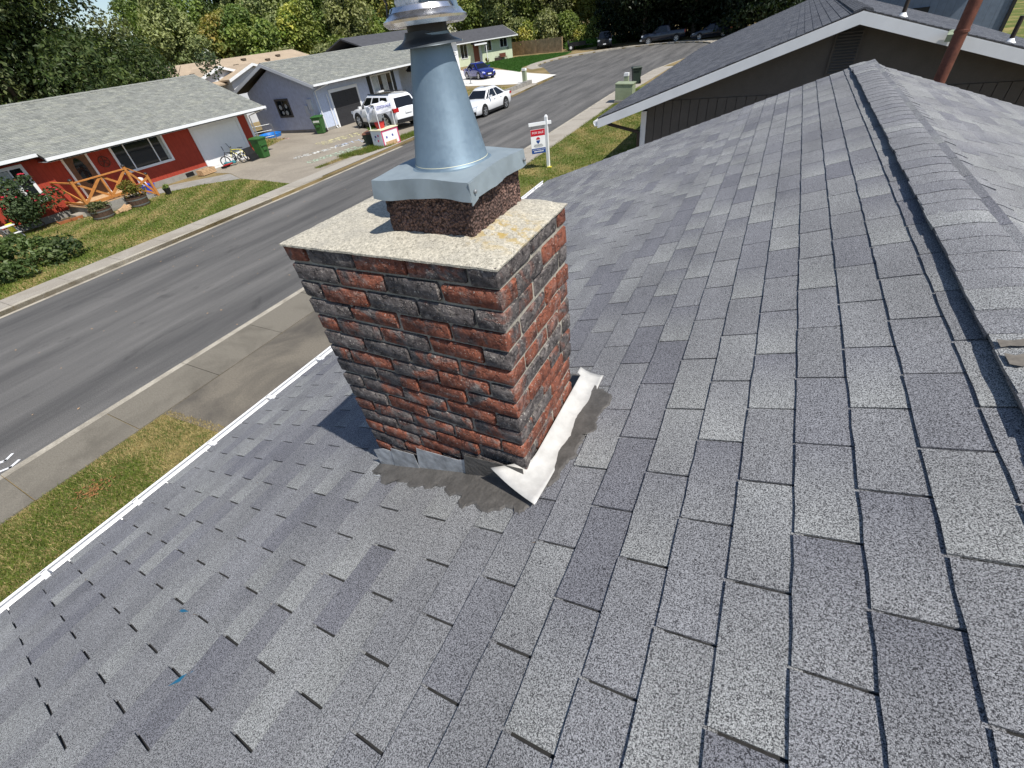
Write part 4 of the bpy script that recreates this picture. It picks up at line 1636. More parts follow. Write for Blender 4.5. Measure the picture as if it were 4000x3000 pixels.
for q, (nm, cols, h, rx) in enumerate((('bush_olive', OLV, 4.6, 2.6), ('bush_yellow', YLG, 4.2, 2.5), ('bush_mid', MDG, 5.0, 2.7))):
    cs, rs = blob_lobes(140 + q, 22, rx * .75, h * .38, h * .45, rx * .25, rx * .45)
    kind(nm, leaf_cloud('crown', cs, rs, 4200, .19, cols, M['leaf'], 160 + q), trunk_mesh(h * .4, .09, 180 + q, 4, rx * .5))

cs, rs = [], []
for k in range(50):
    t = k / 50
    rad = 5.2 * (1 - t) ** .7 + .25
    for j in range(3):
        a = k * 2.4 + j * 2.1
        cs.append((rad * .62 * math.cos(a), rad * .62 * math.sin(a), 4.3 + 13 * t + .4 * math.sin(k * 1.7)))
        rs.append(rad * .36 + .15)
kind('cedar_high', leaf_cloud('crown', cs, rs, 12000, .24, BLK, M['leaf'], 73, up=.1, squash=.55), trunk_mesh(15, .32, 74, 0))

ORD = ['first', 'second', 'third', 'fourth', 'fifth', 'sixth', 'seventh', 'eighth', 'ninth', 'tenth', 'eleventh', 'twelfth', 'thirteenth', 'fourteenth', 'fifteenth', 'sixteenth',
       'seventeenth', 'eighteenth', 'nineteenth', 'twentieth', 'twenty-first', 'twenty-second', 'twenty-third', 'twenty-fourth', 'twenty-fifth', 'twenty-sixth', 'twenty-seventh', 'twenty-eighth']


def plant_tree(name, kindname, label, cat, x, yy, s, sz=1.0, group=None, rot=None):
    cr, tr = tree_kinds[kindname]
    t = thing(name, label, cat, (x, yy, .05), rng.uniform(0, 6.28) if rot is None else rot, group)
    c = link('crown', cr, t); c.scale = (s, s, s * sz)
    c = link('trunk', tr, t); c.scale = (s, s, s * sz)
    return t

# ------------------------------------------------------------------ pale blue house
bh = thing('blue_house', 'pale blue house with dark garage door and shuttered window', 'house', (-30.75, 32, G), world_parts=True)
BX = -27.4
MB().box(-34.1, BX, 24.05, 33.45, .3, 2.75).build('wall', M['blue'], bh)
MB().box(-34.1, BX - 1.6, 33.45, 41, .3, 2.75).build('wall', M['blue'], bh)
mb = MB()
mb.prism([(-34.1, 0), (BX, 0), (-30.75, 1.27)], 0, .06)
g_ = MB()
for (x, h_, z) in mb.v: g_.v.append((x, 24.04 - (.001 if z == 0 else 0) + z * .0, 2.70 + h_))
mb = MB()
mb.hexa([(-34.1, 24.045, .3), (BX, 24.045, .3), (BX, 24.06, .3), (-34.1, 24.06, .3), (-34.1, 24.045, 2.76), (BX, 24.045, 2.76), (BX, 24.06, 2.76), (-34.1, 24.06, 2.76)])
mb.face([(-34.1, 24.045, 2.762), (BX, 24.045, 2.762), (-30.75, 24.045, 4.05)])
mb.build('gable', M['blue_g'], bh)
MB().box(-34.12, BX + .02, 24.03, 25.35, .05, .31).build('foundation', M['conc'], bh)
MB().box(-34.12, BX + .02, 28.4, 33.4, .05, .31).build('foundation', M['conc'], bh)
gable_roof(bh, None, (-30.75, 23.45), (-30.75, 41.3), 4.25, 1.45, 4.34, M['shingle_far'], nparts=300, pal=pal_far, seed=41)
for s in (1, -1):
    rake(bh, (-30.75, 23.43, 4.33), (-30.75 + s * 4.25, 23.43, 2.88), .2, .03, M['pale'])
MB().box(-26.50, -26.39, 23.4, 41.3, 2.80, 2.91).build('gutter', M['white'], bh)
mb = MB().tube([(-26.44, 24.7, 2.8), (-26.7, 24.3, 2.68), (BX + .06, 24.2, 2.5), (BX + .06, 24.2, .2)], .04, 8)
mb.build('downspout', M['white'], bh)
mb = MB().tube([(BX + .07, 25.1, 2.2), (BX + .07, 25.1, .25), (BX + .2, 25.1, .15)], .035, 8)
mb.build('downspout', M['white'], bh)
garage_x(bh, BX, 25.52, 28.17, .13, 2.2, M['door_dk'], .15)
window_x(bh, BX, 29.95, 32.4, 1.22, 2.66, (30.75, 31.75), .09, curtain=((30.05, 30.7), (31.2, 31.7)))
for (a, b) in ((29.52, 29.9), (32.46, 32.8)):
    sh = MB().box(BX + .001, BX + .03, a, b, 1.05, 2.64).build('shutter', M['black'], bh)
MB().box(BX + .002, BX + .12, 29.9, 32.45, 1.1, 1.21).build('window_sill', M['white'], bh)
mb = MB().box(BX + .02, BX + .4, 30.1, 30.7, 1.26, 1.62)
ac = mb.build('window_air_conditioner', M['white'], None, origin=(BX + .02, 30.4, 1.26))
tag(ac, 'white box air conditioner in the blue house window', 'air conditioner')
MB().box(BX - 1.598, BX - 1.56, 34.1, 35.0, .3, 2.4).build('front_door', M['black'], bh)
mb = MB()
mb.box(-27.9, -25.9, 35.2, 37.0, 2.28, 2.38)
mb.hexa([(-27.9, 35.0, 2.38), (-25.8, 35.0, 2.38), (-25.8, 37.2, 2.38), (-27.9, 37.2, 2.38), (-27.9, 36.0, 2.85), (-25.8, 36.0, 2.85), (-25.8, 36.2, 2.85), (-27.9, 36.2, 2.85)])
mb.build('porch_roof', M['shingle_dk'], bh)
for yy in (35.3, 36.9): MB().box(-26.1, -26.0, yy - .05, yy + .05, .2, 2.28).build('porch_post', M['white'], bh)
# small brown-framed side window
mb = MB()
for q in ((-31.5, -31.38, 1.12, 2.26), (-30.2, -30.08, 1.12, 2.26), (-31.38, -30.2, 2.14, 2.26), (-31.38, -30.2, 1.12, 1.24), (-30.82, -30.76, 1.24, 2.14)):
    mb.box(q[0], q[1], 24.0, 24.044, q[2], q[3])
w = mb.build('window', M['brown'], bh)
w['label'] = 'small brown framed side window'
MB().box(-31.38, -30.2, 24.02, 24.04, 1.24, 2.14).build('pane', M['glass'], w)
mb = MB()
for (x, z, s) in ((-31.1, 1.75, .16), (-30.5, 1.8, .13), (-31.0, 1.42, .12), (-30.6, 1.4, .15)):
    mb.lathe([(.001, -.003), (s, -.003), (s * .8, -.009), (.001, -.009)], (x, 24.02, z), 7, 'y')
mb.build('window_clutter', M['curtain'], w)
for (x0, x1, z0, z1) in ((-28.55, -28.25, 1.25, 1.75), (-28.15, -27.8, 1.5, 2.1)):
    MB().box(x0, x1, 23.92, 24.043, z0, z1).build('meter_box', M['pale'], bh)
MB().box(-28.0, -27.93, 23.98, 24.043, .3, 1.5).build('conduit', M['pale'], bh)

# ------------------------------------------------------------------ tan roofed building behind the red house
tb = thing('tan_roofed_building', 'long building with tan roof and two white trimmed gables behind red house', 'building', (-48, 33, G), world_parts=True)
MB().box(-54, -44, 22, 42, .1, 3.3).build('wall', M['pale'], tb)
mb = MB()
for s in (-1, 1):
    q = [(-49, 21.5, 5.0), (-49, 42.5, 5.0), (-49 + s * 6, 42.5, 3.3), (-49 + s * 6, 21.5, 3.3)]
    if s > 0: q = q[::-1]
    mb.hexa([(x, yy, z - .12) for x, yy, z in q] + q)
rf_ = mb.build('roof', M['tan_roof'], tb)
for k, (xx, yy) in enumerate([(-47.2, 24.5), (-46.5, 26), (-47.6, 27.6), (-46.6, 29.5), (-47.5, 31), (-46.4, 33), (-47.7, 35), (-46.7, 37), (-47.4, 39), (-45.8, 28), (-45.6, 36)]):
    z = 5.0 - abs(xx + 49) * .283
    MB().box(xx - .16, xx + .16, yy - .2, yy + .2, z, z + .18).build('roof_vent', M['bark'], rf_)
for (yc, hw, xf, zt) in ((29.1, 2.3, -43.4, 4.55), (31.6, 2.6, -42.2, 4.40)):
    mb = MB()
    dz = hw * .30
    for s in (-1, 1):
        q = [(-49, yc, zt), (xf, yc, zt), (xf, yc + s * (hw + .3), zt - dz - .1), (-49, yc + s * (hw + .3), zt - dz - .1)]
        if s < 0: pass
        else: q = q[::-1]
        if (Vector(q[1]) - Vector(q[0])).cross(Vector(q[2]) - Vector(q[0])).z < 0: q = q[::-1]
        mb.hexa([(x, yy, z - .1) for x, yy, z in q] + q)
    wr = mb.build('wing_roof', M['tan_roof'], tb)
    for s in (-1, 1):
        rake(wr, (xf + .03, yc, zt - .01), (xf + .03, yc + s * (hw + .3), zt - dz - .11), .2, .06, M['white'])
    mb = MB()
    mb.hexa([(xf - 4, yc - hw, .1), (xf - .3, yc - hw, .1), (xf - .3, yc + hw, .1), (xf - 4, yc + hw, .1), (xf - 4, yc - hw, zt - dz - .12), (xf - .3, yc - hw, zt - dz - .12), (xf - .3, yc + hw, zt - dz - .12), (xf - 4, yc + hw, zt - dz - .12)])
    mb.face([(xf - .299, yc - hw, zt - dz - .13), (xf - .299, yc + hw, zt - dz - .13), (xf - .299, yc, zt - .12)])
    mb.build('wing_wall', M['pale'], tb)

# ------------------------------------------------------------------ dark roofed house behind the blue house
g1 = thing('dark_roofed_house', 'white house with plain dark grey roof behind the blue house', 'house', (-39, 47, G), world_parts=True)
MB().box(-43.2, -34.9, 40.5, 54.6, .1, 3.55).build('wall', M['white'], g1)
gable_roof(g1, None, (-39, 40), (-39, 55.1), 4.7, 1.55, 5.2, None, shingle=False)
mb = MB()
mb.face([(-43.2, 54.601, 3.5), (-34.9, 54.601, 3.5), (-39, 54.601, 4.95)][::-1])
mb.build('gable', M['white'], g1)
for s in (1, -1): rake(g1, (-39, 55.12, 5.19), (-39 + s * 4.7, 55.12, 3.64), .22, .03, M['cream'])
MB().box(-34.899, -34.85, 49.2, 50.5, 1.6, 2.9).build('window', M['glass'], g1)

# ------------------------------------------------------------------ pale green house at the end of the street (built in its own frame)
gh = thing('green_house', 'pale green house with dark roof and rust red door at street end', 'house', (-37.7, 74.7, G), math.atan2(-.568, .823))
MB().box(-7.5, 0, -15, 0, .0, 2.75).build('wall', M['green'], gh)
gable_roof(gh, None, (-3.75, -15.6), (-3.75, .7), 4.6, 1.35, 4.15, None, shingle=False)
for s in (1, -1): rake(gh, (-3.75, .72, 4.14), (-3.75 + s * 4.6, .72, 2.8), .2, .03, M['white'])
MB().face([(-7.5, .001, 2.75), (0, .001, 2.75), (-3.75, .001, 3.9)][::-1]).build('gable', M['green'], gh)
MB().box(.85, .95, -15.6, .7, 2.68, 2.8).build('gutter', M['white'], gh)
for (a, b, c, d_) in ((-2.1, -.78, 1.5, 2.68), (-4.75, -3.5, 1.35, 2.68), (-8.8, -7.6, .9, 2.66)):
    window_x(gh, .0, a, b, c, d_, ((a + b) / 2,), .08)
MB().box(.001, .05, -6.62, -5.75, .1, 2.5).build('front_door', M['door_red'], gh)
MB().box(.001, .06, -5.7, -5.3, .1, 2.5).build('door_trim', M['white'], gh)
mb = MB()
mb.hexa([(.1, -6.9, 2.45), (1.3, -6.9, 2.3), (1.3, -4.9, 2.3), (.1, -4.9, 2.45), (.1, -6.9, 2.6), (1.3, -6.9, 2.45), (1.3, -4.9, 2.45), (.1, -4.9, 2.6)])
pc = mb.build('porch_roof', M['shingle_dk'], gh)
MB().box(1.301, 1.34, -6.92, -4.88, 2.28, 2.46).build('fascia', M['white'], pc)
MB().box(1.15, 1.25, -5.05, -4.95, 0, 2.3).build('porch_post', M['white'], gh)
mb = MB()
for (a, r_) in ((.0, .16), (1.57, .16)):
    mb.tube([(.03, -.75 + r_ * math.cos(t), 1.35 + r_ * math.sin(t)) for t in np.linspace(0, 6.28, 13)], .02, 5)
for k in range(4): mb.bar((.03, -.75, 1.35), (.03, -.75 + .16 * math.cos(k * 1.57), 1.35 + .16 * math.sin(k * 1.57)), .03, .02)
mb.build('wall_flower', M['black'], gh)


def world_of(o, p):
    return Matrix.Translation(o.location) @ Matrix.Rotation(o.rotation_euler.z, 4, 'Z') @ Vector(p)


# things along the green house front
for (yy, w_, m_, nm, lb) in ((-2.9, .5, 'black', 'wire_planter', 'black wire planter box against the pale green wall'), (-1.9, .55, 'rust', 'garden_bench', 'small rust red bench against the pale green wall')):
    p = world_of(gh, (.45, yy, 0))
    t = thing(nm, lb, nm.split('_')[1], (p.x, p.y, .12), gh.rotation_euler.z)
    if nm == 'garden_bench':
        MB().box(-.2, .25, -w_, w_, .36, .42).build('seat', M[m_], t)
        MB().box(-.25, -.2, -w_, w_, .42, .85).build('backrest', M[m_], t)
        for a in (-w_ + .05, w_ - .05):
            for b in (-.18, .2): MB().box(b - .03, b + .03, a - .03, a + .03, 0, .36).build('leg', M[m_], t)
    else:
        mb = MB()
        for k in range(9): mb.box(.2, .23, -w_ + k * w_ / 4 - .015, -w_ + k * w_ / 4 + .015, .02, .62)
        mb.box(-.2, .24, -w_, w_, 0, .05)
        mb.build('cage', M['black'], t)
        MB().box(-.2, .19, -w_ + .03, w_ - .03, .05, .4).build('soil', M['bark'], t)

# ------------------------------------------------------------------ dark neighbour house
nh = thing('neighbour_house', 'dark brown neighbouring house with charcoal roof and white fascia', 'house', (1.63, 19, G), world_parts=True)
NX0, NX1, NY = -2.35, 5.61, 11.75
MB().box(NX0 + .02, NX1 - .02, NY + .02, 27, .1, 2.5).build('wall', M['brown'], nh)
nslope = 1.54 / 4.97
zn = lambda x: 4.0 - abs(x - 1.63) * nslope
mb = MB()
mb.hexa([(NX0, NY + .02, 2.46), (NX1, NY + .02, 2.46), (NX1, NY + .05, 2.46), (NX0, NY + .05, 2.46), (NX0, NY + .02, zn(NX0) - .15), (NX1, NY + .02, zn(NX1) - .15), (NX1, NY + .05, zn(NX1) - .15), (NX0, NY + .05, zn(NX0) - .15)])
mb.v += [(NX0, NY + .004, 2.70), (-.6, NY + .004, 2.70), (4.0, NY + .004, 2.70), (NX1, NY + .004, 2.70), (NX1, NY + .004, zn(NX1) - .13), (1.63, NY + .004, 3.87), (NX0, NY + .004, zn(NX0) - .13)]
i = len(mb.v) - 7
mb.f.append((i, i + 1, i + 2, i + 3, i + 4, i + 5, i + 6)); mb.m.append(0)
mb.v += [(NX0, NY + .02, 2.70), (NX1, NY + .02, 2.70)]
mb.f.append((i, i + 3, len(mb.v) - 1, len(mb.v) - 2)[::-1]); mb.m.append(0)
mb.build('gable', M['brown'], nh)
x = NX0 + .1
while x < NX1 - .05:
    MB().box(x + .006, min(NX1, x + .2) - .006, NY - .006 - rng.uniform(0, .002), NY + .019, .15, 2.695).build('siding_plank', M['brown'], nh)
    x += .2
MB().box(NX0 - .03, NX0 + .1, NY - .03, NY + .1, .12, 2.5).build('corner_board', M['white'], nh)
nr_ = gable_roof(nh, None, (1.63, 11.22), (1.63, 27.5), 4.97, 1.54, 4.02, M['shingle_nb'], nparts=0, pal=pal_nb, seed=51, t=.009)
for s in (1, -1):
    rake(nh, (1.63, 11.2, 4.0), (1.63 + s * 4.97, 11.2, 2.46), .19, .035, M['white'])
# eave gutter with open end and strap
mb = MB()
gxn, gzn = -3.34, 2.40
prof = [(.0, .02), (.0, -.09), (-.07, -.09), (-.115, -.03), (-.115, .02), (-.105, .02), (-.105, -.025), (-.065, -.08), (-.01, -.08), (-.01, .02)]
n = len(prof)
for yy in (11.18, 27.5):
    for (a, b) in prof: mb.v.append((gxn + a, yy, gzn + b))
for k in range(n):
    l = (k + 1) % n
    mb.f.append((k, l, n + l, n + k)); mb.m.append(0)
mb.v += [(gxn, 11.2, gzn + .02), (gxn, 11.2, gzn - .085), (gxn - .068, 11.2, gzn - .085), (gxn - .11, 11.2, gzn - .03), (gxn - .11, 11.2, gzn + .02)]
mb.f.append(tuple(range(len(mb.v) - 5, len(mb.v)))); mb.m.append(0)
mb.build('gutter', M['white'], nh)
mb = MB()
for (a, b) in (((-3.28, 11.55, 2.36), (-3.2, 11.6, 2.28)), ((-3.2, 11.6, 2.28), (-2.42, 11.72, 2.05)), ((-2.42, 11.72, 2.05), (-2.42, 11.78, .3))):
    mb.bar(a, b, .075, .06)
mb.build('downspout', M['brown_metal'], nh)
lv = MB().box(1.34, 1.80, NY - .05, NY - .013, 2.98, 3.68).build('louvre_vent', M['brown'], nh)
for k in range(13):
    z = 3.02 + k * .05
    MB().hexa([(1.37, NY - .085, z), (1.77, NY - .085, z), (1.77, NY - .052, z + .028), (1.37, NY - .052, z + .028), (1.37, NY - .085, z + .006), (1.77, NY - .085, z + .006), (1.77, NY - .052, z + .034), (1.37, NY - .052, z + .034)]).build('slat', M['brown'], lv)
for (x, yy, h_) in ((2.35, 12.0, .35), (4.1, 12.0, .4)):
    z = zn(x)
    p = MB().tube([(x, yy, z - .05), (x, yy, z + h_)], .035, 10).build('vent_pipe', M['brown_metal'], nr_)
    MB().lathe([(.09, z + .02), (.06, z + .05), (.04, z + .09)], (x, yy, 0), 12).build('pipe_boot', M['white'], p, smooth=True)
mb = MB()
mb.box(2.98, 3.12, 10.93, 11.16, 3.50, 3.60)
mb.hexa([(2.9, 10.78, 3.47), (3.04, 10.74, 3.47), (3.09, 10.94, 3.5), (2.95, 10.98, 3.5), (2.9, 10.76, 3.57), (3.04, 10.72, 3.57), (3.09, 10.94, 3.6), (2.95, 10.98, 3.6)])
lamp = mb.build('floodlight', M['cabinet'], None, origin=(3.05, 11.1, 3.55))
tag(lamp, 'small grey floodlight on the white neighbour fascia beside the rusty pole', 'floodlight')

# rusty pole between the houses
pole = thing('rusty_pole', 'rusty brown steel pole rising between the two roofs', 'pole', (2.36, 7.62, .12), world_parts=True)
MB().tube([(2.34, 7.62, .1), (2.37, 7.62, 2.5), (2.42, 7.62, 5.6)], .068, 20, True).build('shaft', M['rust'], pole, smooth=True)
MB().lathe([(.074, 3.86), (.076, 3.862), (.076, 3.888), (.074, 3.89)], (2.393, 7.62, 0), 20, close=True).build('band', M['rust'], pole)

# steel clad building at the back
sb = thing('steel_building', 'blue grey steel clad building beyond the neighbour roof', 'building', (6, 35, G), world_parts=True)
MB().box(2.2, 8.55, 30, 44, .1, 6.2).build('wall', M['steel'], sb)
MB().hexa([(1.8, 29.2, 6.2), (9.0, 29.2, 6.2), (9.0, 44.5, 6.2), (1.8, 44.5, 6.2), (1.8, 29.2, 6.4), (9.0, 29.2, 6.4), (9.0, 44.5, 7.2), (1.8, 44.5, 7.2)]).build('roof', M['shingle_dk'], sb)
MB().box(8.5, 8.62, 29.93, 30.05, .1, 6.15).build('corner_trim', M['dark'], sb)
MB().box(5.15, 5.75, 29.95, 29.999, 2.45, 2.95).build('vent', M['black'], sb)

# wooden fence by the cul-de-sac: horizontal boards
fc = thing('wood_fence', 'weathered horizontal board fence beside the pale green house', 'fence', (-35, 77.8, G), world_parts=True)
fa, fb = Vector((-40.2, 79.4, 0)), Vector((-30, 76.3, 0))
for k in range(5):
    p = fa.lerp(fb, k / 4)
    MB().box(p.x - .06, p.x + .06, p.y - .02, p.y + .1, .1, 1.95).build('post', M['fence_wood'], fc)
fdir = (fb - fa)
for k in range(4):
    for j in range(12):
        a, b = fa + fdir * (k / 4 + .002), fa + fdir * ((k + 1) / 4 - .002)
        z = .22 + j * .145
        q = Vector((0, -.06 - rng.uniform(0, .012), z))
        MB().bar(a + q, b + q, .025, .135).build('board', M['fence_wood'], fc)


# ------------------------------------------------------------------ vehicles (local frame: x forward, y left, z up)
def loft(mb, secs):
    """secs: list of closed rings with equal count"""
    n = len(secs[0])
    i0 = len(mb.v)
    for s in secs: mb.v += [tuple(p) for p in s]
    for k in range(len(secs) - 1):
        for j in range(n):
            a, b = i0 + k * n + j, i0 + k * n + (j + 1) % n
            mb.f.append((a, b, b + n, a + n)); mb.m.append(0)
    mb.f.append(tuple(i0 + j for j in range(n))[::-1]); mb.m.append(0)
    mb.f.append(tuple(i0 + (len(secs) - 1) * n + j for j in range(n))); mb.m.append(0)


def car(name, label, cat, loc, heading, S, paint, group=None):
    t = thing(name, label, cat, loc, heading, group)
    secs = []
    for (x, zb, zs, yh, zt) in S['body']:  # station, bottom, shoulder, half width, bonnet/boot height
        half = [(yh * .90, zb), (yh * .985, zb + .10), (yh, (zb + zs) / 2), (yh * .985, zs - .06), (yh * .93, zs), (yh * .62, zt), (0, zt + .02)]
        ring = [(x, a, b) for a, b in half] + [(x, -a, b) for a, b in half[-2::-1]]
        secs.append(ring)
    mb = MB()
    loft(mb, secs)
    body = mb.build('body', paint, t, smooth=True)
    c = S['cabin']  # x: base front, roof front, roof rear, base rear ; z belt, roof ; y belt, roof
    xf, xr0, xr1, xb, zb, zr, yb, yr = c
    secs = []
    for f_ in (0, .5, 1):
        pass
    bl = [(xf, yb * .9, zb), (xf - .25, yb, zb), (xb + .2, yb, zb), (xb, yb * .88, zb)]
    tp = [(xr0, yr * .88, zr - .03), (xr0 - .25, yr, zr), (xr1 + .3, yr, zr), (xr1, yr * .88, zr - .04)]
    base = bl + [(x, -y_, z) for x, y_, z in bl[::-1]]
    top = tp + [(x, -y_, z) for x, y_, z in tp[::-1]]
    mb = MB()
    n = len(base)
    mid = [tuple((a[q] * .12 + b[q] * .88) for q in range(3)) for a, b in zip(base, top)]
    mb.v = base + mid + [(x * .97 + (xr0 + xr1) * .015, y_ * .86, z + .035) for x, y_, z in top]
    for k in range(2):
        for j in range(n):
            l = (j + 1) % n
            mb.f.append((k * n + j, k * n + l, (k + 1) * n + l, (k + 1) * n + j)[::-1]); mb.m.append(0)
    mb.f.append(tuple(2 * n + j for j in range(n))[::-1]); mb.m.append(0)
    cab = mb.build('cabin', paint, t, smooth=True)

    def pane(p4, nm, inset=(.06, .06), off=.012):
        p = [Vector(q) for q in p4]
        cen = sum(p, Vector()) / 4
        nr = (p[1] - p[0]).cross(p[3] - p[0]).normalized()
        if nr.dot(cen - Vector((0, 0, .5))) < 0: nr = -nr; p = p[::-1]
        q = []
        for k in range(4):
            v = p[k] + (cen - p[k]) * inset[0] + nr * off
            q.append(v)
        MB().hexa([v - nr * .03 for v in q] + q).build(nm, M['glass_car'], cab)
    L = lambda a, b, s: tuple(a[q] + (b[q] - a[q]) * s for q in range(3))
    pane([base[0], base[7], mid[7], mid[0]], 'windshield', (.06, .06))
    pane([base[3], base[4], mid[4], mid[3]], 'rear_window', (.12, .1))
    cuts = S.get('cuts', (0, .5, 1))
    for sgn in (1, -1):
        fl_ = lambda p: (p[0], p[1] * sgn, p[2])
        b0, b1, t0_, t1 = base[0], base[3], mid[0], mid[3]
        b0 = (xf - .25, yb, zb + .01); b1 = (xb + .2, yb, zb + .01)
        t0_ = mid[1]; t1 = mid[2]
        for k in range(len(cuts) - 1):
            a, b = cuts[k] + .02, cuts[k + 1] - .02
            q = [L(b0, b1, a), L(b0, b1, b), L(t0_, t1, b), L(t0_, t1, a)]
            pane([fl_(v) for v in q], 'side_window', (.03, .03))
        # front quarter pane
        q = [base[0], base[1], mid[1], mid[0]]
        q = [L(q[0], q[1], .25), L(q[0], q[1], .95), L(q[3], q[2], .95), L(q[3], q[2], .6)]
        pane([fl_(v) for v in q], 'side_window', (.04, .04), .008)
        # mirror, handles, sill
        MB().hexa([(xf - .42, sgn * (yb + .04), zb + .02), (xf - .30, sgn * (yb + .04), zb + .02), (xf - .30, sgn * (yb + .24), zb + .05), (xf - .42, sgn * (yb + .24), zb + .05),
                   (xf - .42, sgn * (yb + .04), zb + .15), (xf - .30, sgn * (yb + .04), zb + .15), (xf - .32, sgn * (yb + .24), zb + .17), (xf - .42, sgn * (yb + .24), zb + .17)]).build('mirror', paint, body)
        W2 = S['wy']
        for hx in S['handles']: MB().box(hx - .1, hx + .1, sgn * (W2 - .01), sgn * (W2 + .025), zb - .12, zb - .085).build('door_handle', S.get('trim', paint), body)
        MB().box(S['wheels'][1] + .4, S['wheels'][0] - .4, sgn * (W2 - .08), sgn * (W2 + .006), S['body'][3][1] - .02, S['body'][3][1] + .11).build('sill', M['black'], body)
    R = S['R']
    for k, wx in enumerate(S['wheels']):
        for sgn in (1, -1):
            W2 = S['wy']
            MB().lathe([(.001, 0), (R * 1.16, 0), (R * 1.16, .012), (.001, .012)], (wx, sgn * (W2 - .003) - .006, R + .02), 28, 'y').build('wheel_arch', M['black'], body)
            tw_ = .22
            yc = sgn * (W2 - .09)
            prof = [(R * .66, -tw_ / 2), (R * .95, -tw_ / 2), (R, -tw_ / 2 + .03), (R, tw_ / 2 - .03), (R * .95, tw_ / 2), (R * .66, tw_ / 2)]
            wh = MB().lathe(prof, (wx, yc, R), 28, 'y').build('wheel', M['tyre'], t, smooth=True)
            mb = MB()
            yo = yc + sgn * (tw_ / 2 - .012)
            mb.lathe([(R * .58, yo - yc - sgn * .03), (R * .58, yo - yc), (R * .68, yo - yc + sgn * .006), (R * .68, yo - yc - sgn * .03)], (wx, yc, R), 24, 'y')
            mb.lathe([(.0005, yo - yc), (R * .16, yo - yc), (R * .16, yo - yc - sgn * .02)], (wx, yc, R), 10, 'y')
            for s_ in range(S.get('spokes', 5)):
                a = 2 * math.pi * s_ / S.get('spokes', 5) + .3
                mb.bar((wx + R * .12 * math.cos(a), yo - sgn * .01, R + R * .12 * math.sin(a)), (wx + R * .62 * math.cos(a), yo - sgn * .01, R + R * .62 * math.sin(a)), R * .20, .02, up=(0, 1, 0))
            mb.build('rim', S.get('rim', M['rim']), wh)
            MB().lathe([(.0005, 0), (R * .64, 0)], (wx, yo - sgn * .035, R), 20, 'y').build('brake_disc', M['dark'], wh)
    for nm, m_, boxes in S['bits']:
        for b in boxes:
            if len(b) == 6: MB().box(*b).build(nm, m_ if not isinstance(m_, str) else M[m_], body)
            else: MB().hexa(b).build(nm, m_ if not isinstance(m_, str) else M[m_], body)
    return t


def sedan_spec(Lh=2.3, lift=0.0, hatch=False):
    b = [(Lh, .28, .52, .62, .55), (Lh - .12, .20, .66, .80, .68), (Lh - .55, .18, .80, .88, .82), (Lh - 1.05, .18, .88, .90, .93), (.35, .18, .93, .90, .95), (-1.0, .18, .95, .90, .97), (-1.75, .20, .97, .88, 1.0),
         (-Lh + .1, .26, .95, .82, .98), (-Lh, .36, .88, .70, .90)]
    bits = []
    for s in (1, -1):
        y0_, y1_ = s * .52, s * .80
        bits.append(('headlight', 'lamp_glass', [[(Lh - .20, min(y0_, y1_), .58), (Lh - .02 - .10 * (s < 0), min(y0_, y1_), .56), (Lh - .02 - .10 * (s > 0), max(y0_, y1_), .56), (Lh - .42, max(y0_, y1_), .62),
                                                (Lh - .25, min(y0_, y1_), .70), (Lh - .10, min(y0_, y1_), .67), (Lh - .14, max(y0_, y1_), .69), (Lh - .48, max(y0_, y1_), .75)]]))
        bits.append(('tail_light', 'tail', [(-Lh - .005, -Lh + .25, s * .50, s * .845, .78, .90)]))
        bits.append(('fog_grille', 'black', [(Lh - .12, Lh + .012, s * .52, s * .74, .28, .42)]))
    bits.append(('grille', 'black', [(Lh - .2, Lh + .02, -.42, .42, .36, .60)]))
    bits.append(('number_plate', 'white', [(Lh + .021, Lh + .03, -.2, .2, .40, .50)]))
    bits.append(('bumper_lip', 'black', [(Lh - .35, Lh + .01, -.66, .66, .19, .25)]))
    return dict(body=b, cabin=(.98, .30, -.95, -1.80, .93, 1.42, .82, .60), cuts=(0, .46, .92), wheels=(1.35, -1.35), wy=.90, R=.33, handles=(.05, -.75), bits=bits)


S = sedan_spec()
car('white_sedan', 'white sedan parked at the far kerb facing the camera', 'car', (-16.98, 28.87, .0), -math.pi / 2 - .05, S, M['car_white'])
S = sedan_spec(); S['spokes'] = 5
car('blue_sedan', 'dark blue sedan on the pale driveway of the green house', 'car', (-29.2, 49.4, .13), math.atan2(-.52, .86), S, M['car_blue'])

sv = dict(body=[(2.55, .36, .62, .66, .66), (2.42, .28, .86, .84, .90), (1.95, .26, 1.0, .94, 1.05), (1.35, .26, 1.05, .96, 1.10), (0.2, .26, 1.08, .97, 1.10), (-1.4, .26, 1.12, .97, 1.14), (-2.2, .28, 1.14, .95, 1.16), (-2.5, .34, 1.08, .90, 1.10), (-2.58, .42, .95, .84, .98)],
          cabin=(1.30, .55, -2.15, -2.50, 1.07, 1.72, .90, .70), cuts=(0, .30, .62, .96), wheels=(1.62, -1.55), wy=.965, R=.40, handles=(.2, -.85), spokes=6,
          bits=[('tail_light', 'tail', [(-2.585, -2.25, .62, .975, .92, 1.12), (-2.585, -2.25, -.975, -.62, .92, 1.12)]),
                ('headlight', 'lamp_glass', [(2.2, 2.47, .55, .86, .76, .92), (2.2, 2.47, -.86, -.55, .76, .92)]),
                ('roof_rail', 'black', [(-1.9, .3, .60, .65, 1.77, 1.81), (-1.9, .3, -.65, -.60, 1.77, 1.81)]),
                ('sunroof', 'glass_car', [(-.9, .1, -.45, .45, 1.752, 1.765)]),
                ('rear_bumper', 'black', [(-2.62, -2.3, -.86, .86, .36, .56)]),
                ('number_plate', 'white', [(-2.62, -2.6, -.22, .22, .80, .94)]),
                ('grille', 'black', [(2.3, 2.57, -.5, .5, .5, .8)])])
